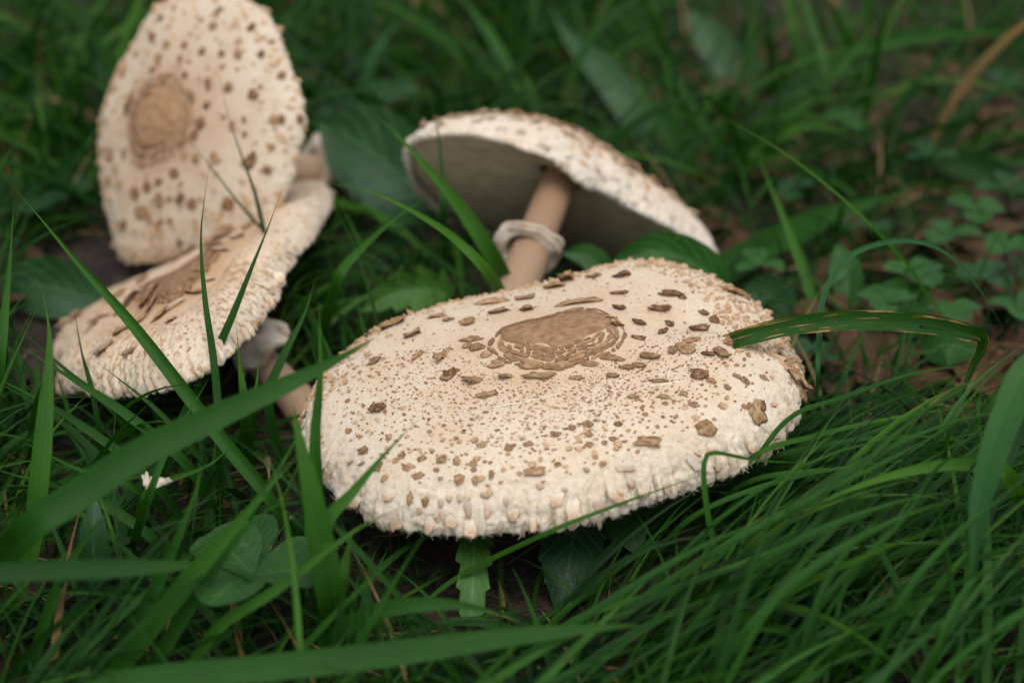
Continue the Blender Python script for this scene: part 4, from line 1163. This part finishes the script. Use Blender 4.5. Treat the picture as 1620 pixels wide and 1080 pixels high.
leaf([(1260, 540, None), (1250, 500, .60), (1215, 465, .60), (1170, 470, .60)], 66, M_LEAF_DARK, 'dark leaf behind the right rim of flat cap', fold=.2)
leaf([(1480, 620, None), (1470, 500, .60), (1420, 460, .60), (1385, 470, .60)], 50, M_LEAF, 'oval leaf among litter behind the torn blade', fold=.2)

def clover(px, py, z, size, mat, label, group, lean=0.0, lobes=3):
    c = np.array(G(px, py, z)); base = np.array(G(px + rnd.uniform(-30, 30), py + 20, -.006))
    if base[2] > -.001: base[2] = -.006
    base[:2] = c[:2] + np.array([rnd.uniform(-.01, .01), rnd.uniform(-.005, .012)])
    root = link('clover_plant', None, label=label, cat='plant', group=group)
    tube('leaf_stalk', [Vector(base), Vector((base + c) / 2 + np.array([.002, 0, .002])), Vector(c)], [.0008, .0007], M_GRASS, root, nseg=10, nring=8)
    a0 = rnd.uniform(0, 6.28)
    for k in range(lobes):
        a = a0 + k * 2 * math.pi / lobes + rnd.uniform(-.15, .15)
        d = np.array([math.cos(a), math.sin(a), rnd.uniform(-.1, .3)])
        path = spline([Vector(c), Vector(c + d * size * .5 + np.array([0, 0, size * .08])), Vector(c + d * size)], 16)
        v, f, at = ribbon(path, size * .95, .5, prof=[.08, .5, .85, 1, 1, .85, .3], ncross=7, fold=.25, face=(c[0], c[1], 2.0), roll=rnd.uniform(-.2, .2))
        link('leaflet', new_mesh('leaflet', v, np.ascontiguousarray(f), mat, attrs=at), root)
clover(400, 910, .035, .021, M_LEAF, 'clover with rounded leaflets low among foreground grass', None)
clover(420, 880, .03, .016, M_LEAF, 'small clover beside the larger foreground clover', None)
gc = 'small weeds in the litter behind'
for (x, y, z, s, m) in [(1545, 335, .02, .020, M_LEAF), (1500, 372, .018, .020, M_LEAF), (1590, 390, .02, .018, M_LEAF), (1450, 440, .02, .020, M_LEAF),
                        (1590, 300, .02, .02, M_LEAF_DARK), (1400, 480, .02, .018, M_LEAF), (1370, 360, .02, .016, M_LEAF_DARK), (1560, 440, .018, .018, M_LEAF_DARK),
                        (1250, 300, .02, .018, M_LEAF_DARK), (1470, 250, .02, .02, M_LEAF_DARK), (1610, 490, .02, .018, M_LEAF), (1510, 500, .02, .017, M_LEAF),
                        (1200, 420, .02, .016, M_LEAF), (60, 330, .02, .022, M_LEAF_DARK), (110, 300, .02, .02, M_LEAF_DARK), (1290, 560, .015, .015, M_LEAF_DARK),
                        (540, 180, .03, .024, M_LEAF_DARK), (620, 150, .03, .022, M_LEAF_DARK), (1340, 190, .02, .02, M_LEAF), (1590, 130, .02, .02, M_LEAF_DARK)]:
    clover(x, y, z, s * .72, m, 'low weed with three rounded leaflets on the leaf litter', gc)

# fallen scrap of cap skin on the grass, pale snail-like pebble at the back
def scrap():
    r = link('cap_scrap', None, label='cream scrap of cap skin caught on the grass', cat='scrap')
    c = np.array(P(248, 764, .437))
    for k, (dx, dy, w, h) in enumerate([(0, 0, 38, 17), (-16, -2, 12, 22), (17, -3, 14, 10)]):
        p = c + cR * dx * .437 / FPX - cU * dy * .437 / FPX
        o = link('flake', FL['t', k + 1], r)
        s = .437 / FPX
        x = np.array([1, .1, .15]); x /= np.linalg.norm(x); z = np.array([0, -.5, .85]); z -= x * (x @ z); z /= np.linalg.norm(z); y = np.cross(z, x)
        o.matrix_local = frame_matrix(p, x * w * s, y * h * s, z * .004)
    for m in r.children: m.data = m.data.copy(); m.data.materials[0] = M_FLAP
scrap()
# the blade that carries the scrap
blade([(190, 900, None), (225, 800, .437), (246, 768, .4385), (330, 735, .44), (380, 690, .445)], 14, .55, 'grass blade bent under the cream scrap')

# dead leaves of the litter
def dead_leaf_meshes():
    out = []
    for q in range(6):
        r = random.Random(q)
        path = spline([Vector((0, -.5, 0)), Vector((.05 * r.uniform(-1, 1), 0, r.uniform(.02, .15))), Vector((0, .5, 0))], 14)
        v, f, a = ribbon(path, r.uniform(.4, .65), .5, prof='lance', ncross=7, fold=r.uniform(-.3, .4), curl=.4, seed=q, face=(0, 0, 9))
        out.append(new_mesh('dead_leaf', v, np.ascontiguousarray(f), M_LEAF_DEAD, attrs=a))
    return out
DL = dead_leaf_meshes()
for q in range(150):
    if q < 110:
        p = np.array(G(rnd.uniform(1080, 1640), rnd.uniform(60, 640)))
    else:
        p = np.array(G(rnd.uniform(-20, 1640), rnd.uniform(20, 560)))
    if any(in_poly(np.array([project(p[None])[0][0]]), np.array([project(p[None])[1][0]]), c.poly)[0] for c in CAPS): continue
    o = link('dead_leaf', DL[q % 6], label='small dry brown leaf lying in the litter under the grass', cat='dead leaf', group='dry leaves in the litter')
    s = rnd.uniform(.015, .04)
    o.location = (p[0], p[1], .003)
    o.rotation_euler = (rnd.uniform(-.4, .4), rnd.uniform(-.4, .4), rnd.uniform(0, 6.28)); o.scale = (s, s, s)

# ------------------------------------------------------------------ grass mass
CLEAR = [([(335, 470), (450, 470), (500, 640), (450, 665), (360, 600)], .56), ([(765, 340), (905, 350), (890, 430), (850, 475), (775, 475)], .62),
         ([(1150, 470), (1590, 470), (1590, 572), (1150, 572)], .52), ([(205, 735), (290, 735), (290, 790), (205, 790)], .46),
         ([(715, 845), (785, 845), (785, 960), (715, 960)], .44), ([(870, 830), (940, 820), (930, 920), (870, 920)], .45), ([(900, 40), (1000, 60), (1040, 215), (1000, 150)], .82), ([(1085, 25), (1130, 40), (1180, 130), (1130, 110)], .90),
         ([(520, 205), (600, 215), (680, 320), (590, 290)], .69), ([(590, 455), (700, 445), (700, 480), (590, 500)], .565)]
def grass_field(name, label, roots, az, el0, droop, length, width, tint, segs=9, lim=True):
    N = len(roots)
    s = np.linspace(0, 1, segs)
    ang = el0[:, None] - droop[:, None] * s[None, :] ** 1.2
    ang = np.maximum(ang, -1.25)
    step = (length / (segs - 1))[:, None]
    azv = az[:, None] + (rng.normal(0, .25, N))[:, None] * s[None, :]
    hx = np.cos(ang) * step
    dx, dy, dz = hx * np.cos(azv), hx * np.sin(azv), np.sin(ang) * step
    c0 = np.zeros((N, 1))
    X = roots[:, 0:1] + np.concatenate([c0, np.cumsum(dx[:, :-1], 1)], 1)
    Y = roots[:, 1:2] + np.concatenate([c0, np.cumsum(dy[:, :-1], 1)], 1)
    Z = roots[:, 2:3] + np.concatenate([c0, np.cumsum(dz[:, :-1], 1)], 1)
    Z = np.where(Z < .003, .003 + .1 * (Z - .003) * (Z > -1), Z)
    Z[:, 0] = roots[:, 2]
    Pn = np.stack([X, Y, Z], -1)
    # keep clear of the mushrooms
    ok = np.ones(N, bool)
    if lim:
        px, py, d = project(Pn.reshape(-1, 3)); px, py, d = (a.reshape(N, segs) for a in (px, py, d))
        ok &= ~(d < .26).any(1)
        for poly, dep in CLEAR:
            ok &= ~(in_poly(px, py, poly) & (d < dep)).any(1)
        for c in CAPS:
            cen = c.poly.mean(0)
            big = cen + (c.poly - cen) * 1.03
            front = in_poly(px, py, big)
            dc = c.d[c.face].min() if c is cA else c.d.mean()
            depth = ((c.o - cC) @ cF)
            hit = (front & (d < depth + .03))
            hit[:, :1] = False if c is not cA else hit[:, :1]
            ok &= ~hit.any(1) | (rng.random(N) < .004)
            q = Pn.reshape(-1, 3) - c.o
            a, b, h = q @ c.e1, q @ c.e2, q @ c.n
            Rt = np.interp(np.arctan2(b, a) % (2 * math.pi), c.th, c.R, period=2 * math.pi)
            inside = (np.hypot(a, b) < Rt * 1.02) & (h > -.006) & (h < .03)
            ok &= ~inside.reshape(N, segs).any(1)
    Pn, az, width, tint = Pn[ok], az[ok], width[ok], tint[ok]
    N = len(Pn)
    tg = np.gradient(Pn, axis=1); tg /= np.maximum(np.linalg.norm(tg, axis=-1, keepdims=True), 1e-9)
    tw = rng.normal(0, .7, N)[:, None] + rng.normal(0, .6, N)[:, None] * s[None, :]
    side = np.stack([-np.sin(az), np.cos(az), 0 * az], -1)[:, None] + 0 * Pn
    nn = np.cross(tg, side); nn /= np.maximum(np.linalg.norm(nn, axis=-1, keepdims=True), 1e-9)
    sd = side * np.cos(tw)[..., None] + nn * np.sin(tw)[..., None]
    up = np.cross(sd, tg)
    w = (np.minimum(1, .45 + 1.6 * s) * (1 - sstep(.4, 1, s) ** 1.3 * .96))[None, :] * width[:, None] * .5
    Vv = np.stack([Pn - sd * w[..., None] + up * (w * .35)[..., None], Pn, Pn + sd * w[..., None] + up * (w * .35)[..., None]], 2)
    idx = np.arange(N * segs * 3).reshape(N, segs, 3)
    f = np.stack([idx[:, :-1, :-1], idx[:, :-1, 1:], idx[:, 1:, 1:], idx[:, 1:, :-1]], -1).reshape(-1, 4)
    attrs = {'tint': np.repeat(tint, segs * 3), 'across': np.tile([-1., 0, 1.], N * segs), 'along': np.tile(np.repeat(s, 3), N)}
    link(name, new_mesh(name, Vv.reshape(-1, 3), np.ascontiguousarray(f), M_GRASS, attrs=attrs), kind='stuff', label=label, cat='grass')

def tufts(nt, per, xr, yr, spread, azf, azs, el=(1.25, .22), dr=(1.3, .5), ln=(.10, .18), wd=(.0012, .002), tint=(.45, .14), dry=.03):
    R_, A_, E_, D_, L_, W_, T_ = [], [], [], [], [], [], []
    for _ in range(nt):
        x, y = rng.uniform(*xr), rng.uniform(*yr)
        k = rng.integers(per[0], per[1] + 1)
        a0 = azf(x, y)
        th = rng.uniform(0, 6.283, k); rr = spread * np.sqrt(rng.random(k))
        R_.append(np.stack([x + rr * np.cos(th), y + rr * np.sin(th), np.full(k, -.006)], 1))
        A_.append(a0 + rng.normal(0, azs, k)); E_.append(rng.normal(el[0], el[1], k)); D_.append(np.abs(rng.normal(dr[0], dr[1], k)))
        sc = rng.uniform(.8, 1.15)
        L_.append(rng.uniform(*ln, k) * sc); W_.append(rng.uniform(*wd, k)); 
        tb = np.clip(rng.normal(tint[0], tint[1]) + rng.normal(0, .10, k), .05, .89)
        T_.append(np.where(rng.random(k) < dry, rng.uniform(.93, 1, k), tb))
    return [np.concatenate(q) for q in (R_, A_, E_, D_, L_, W_, T_)]

r2d = math.radians
# fine fescue right of and in front of the flat cap
grass_field('fine_grass', 'mass of fine dark green grass sweeping right of the flat cap',
            *tufts(66, (8, 18), (.0, .36), (.26, .37), .014, lambda x, y: r2d(38) + rng.normal(0, .4), .38, el=(.92, .24), dr=(1.1, .4), ln=(.07, .15), wd=(.0008, .0026), tint=(.38, .2), dry=.004), segs=11)
grass_field('fine_grass', 'fan of fine grass spreading level from under the right rim',
            *tufts(62, (12, 22), (.06, .28), (.35, .44), .014, lambda x, y: r2d(6) + rng.normal(0, .3), .35, el=(.40, .2), dr=(.55, .3), ln=(.06, .12), wd=(.0009, .0016), tint=(.38, .16), dry=.01), segs=11)
# coarser grass at the left front
grass_field('meadow_grass', 'mass of coarse green grass at the left front',
            *tufts(260, (5, 11), (-.36, .04), (.25, .60), .02, lambda x, y: r2d(rng.choice([40, 50, -40, 130])) + rng.normal(0, .4), .45, el=(.90, .28), dr=(1.0, .5), ln=(.05, .12), wd=(.0010, .0030), tint=(.40, .18), dry=.01), segs=11)
# short fill in between, everywhere in view
grass_field('short_grass', 'short tangled grass filling the ground between the mushrooms',
            *tufts(900, (5, 11), (-.50, .22), (.25, .95), .02, lambda x, y: rng.uniform(0, 6.283), .6, el=(.85, .35), dr=(1.2, .6), ln=(.03, .075), wd=(.0009, .0024), tint=(.33, .14), dry=.05), segs=8)
grass_field('short_grass', 'thin short grass among the leaf litter at the right',
            *tufts(330, (3, 8), (.08, .70), (.28, 1.1), .02, lambda x, y: rng.uniform(0, 6.283), .6, el=(.75, .35), dr=(1.0, .6), ln=(.03, .075), wd=(.0009, .0024), tint=(.36, .14), dry=.10), segs=8)
# background grass
def bgaz(x, y): return rng.uniform(0, 6.283)
grass_field('background_grass', 'blurred taller grass behind the mushrooms',
            *tufts(520, (5, 12), (-.75, .14), (.64, 1.5), .03, bgaz, .7, el=(1.0, .3), dr=(1.2, .5), ln=(.06, .15), wd=(.002, .0052), tint=(.38, .17), dry=.03), segs=9)
grass_field('background_grass', 'blurred sparse grass over the leaf litter at the back right',
            *tufts(190, (4, 9), (.10, .85), (.72, 1.5), .03, bgaz, .8, el=(.95, .35), dr=(1.2, .5), ln=(.06, .15), wd=(.002, .0052), tint=(.42, .16), dry=.06), segs=9)
grass_field('distant_grass', 'meadow grass farther away around the clearing',
            *tufts(700, (5, 10), (-2.2, 2.2), (1.4, 3.6), .05, bgaz, .8, ln=(.08, .2), wd=(.003, .007)), segs=6)

# dry litter straws
def litter():
    N = 2600
    roots = np.stack([rng.uniform(-.6, .7, N), rng.uniform(.27, 1.3, N), np.full(N, .002)], 1)
    az = rng.uniform(0, 6.283, N)
    grass_field('dry_straw', 'dry straw and grass bits littering the soil', roots, az, rng.normal(.15, .12, N), rng.normal(.25, .15, N),
                rng.uniform(.012, .05, N), rng.uniform(.0005, .0018, N), rng.uniform(.925, 1, N), segs=5)
litter()
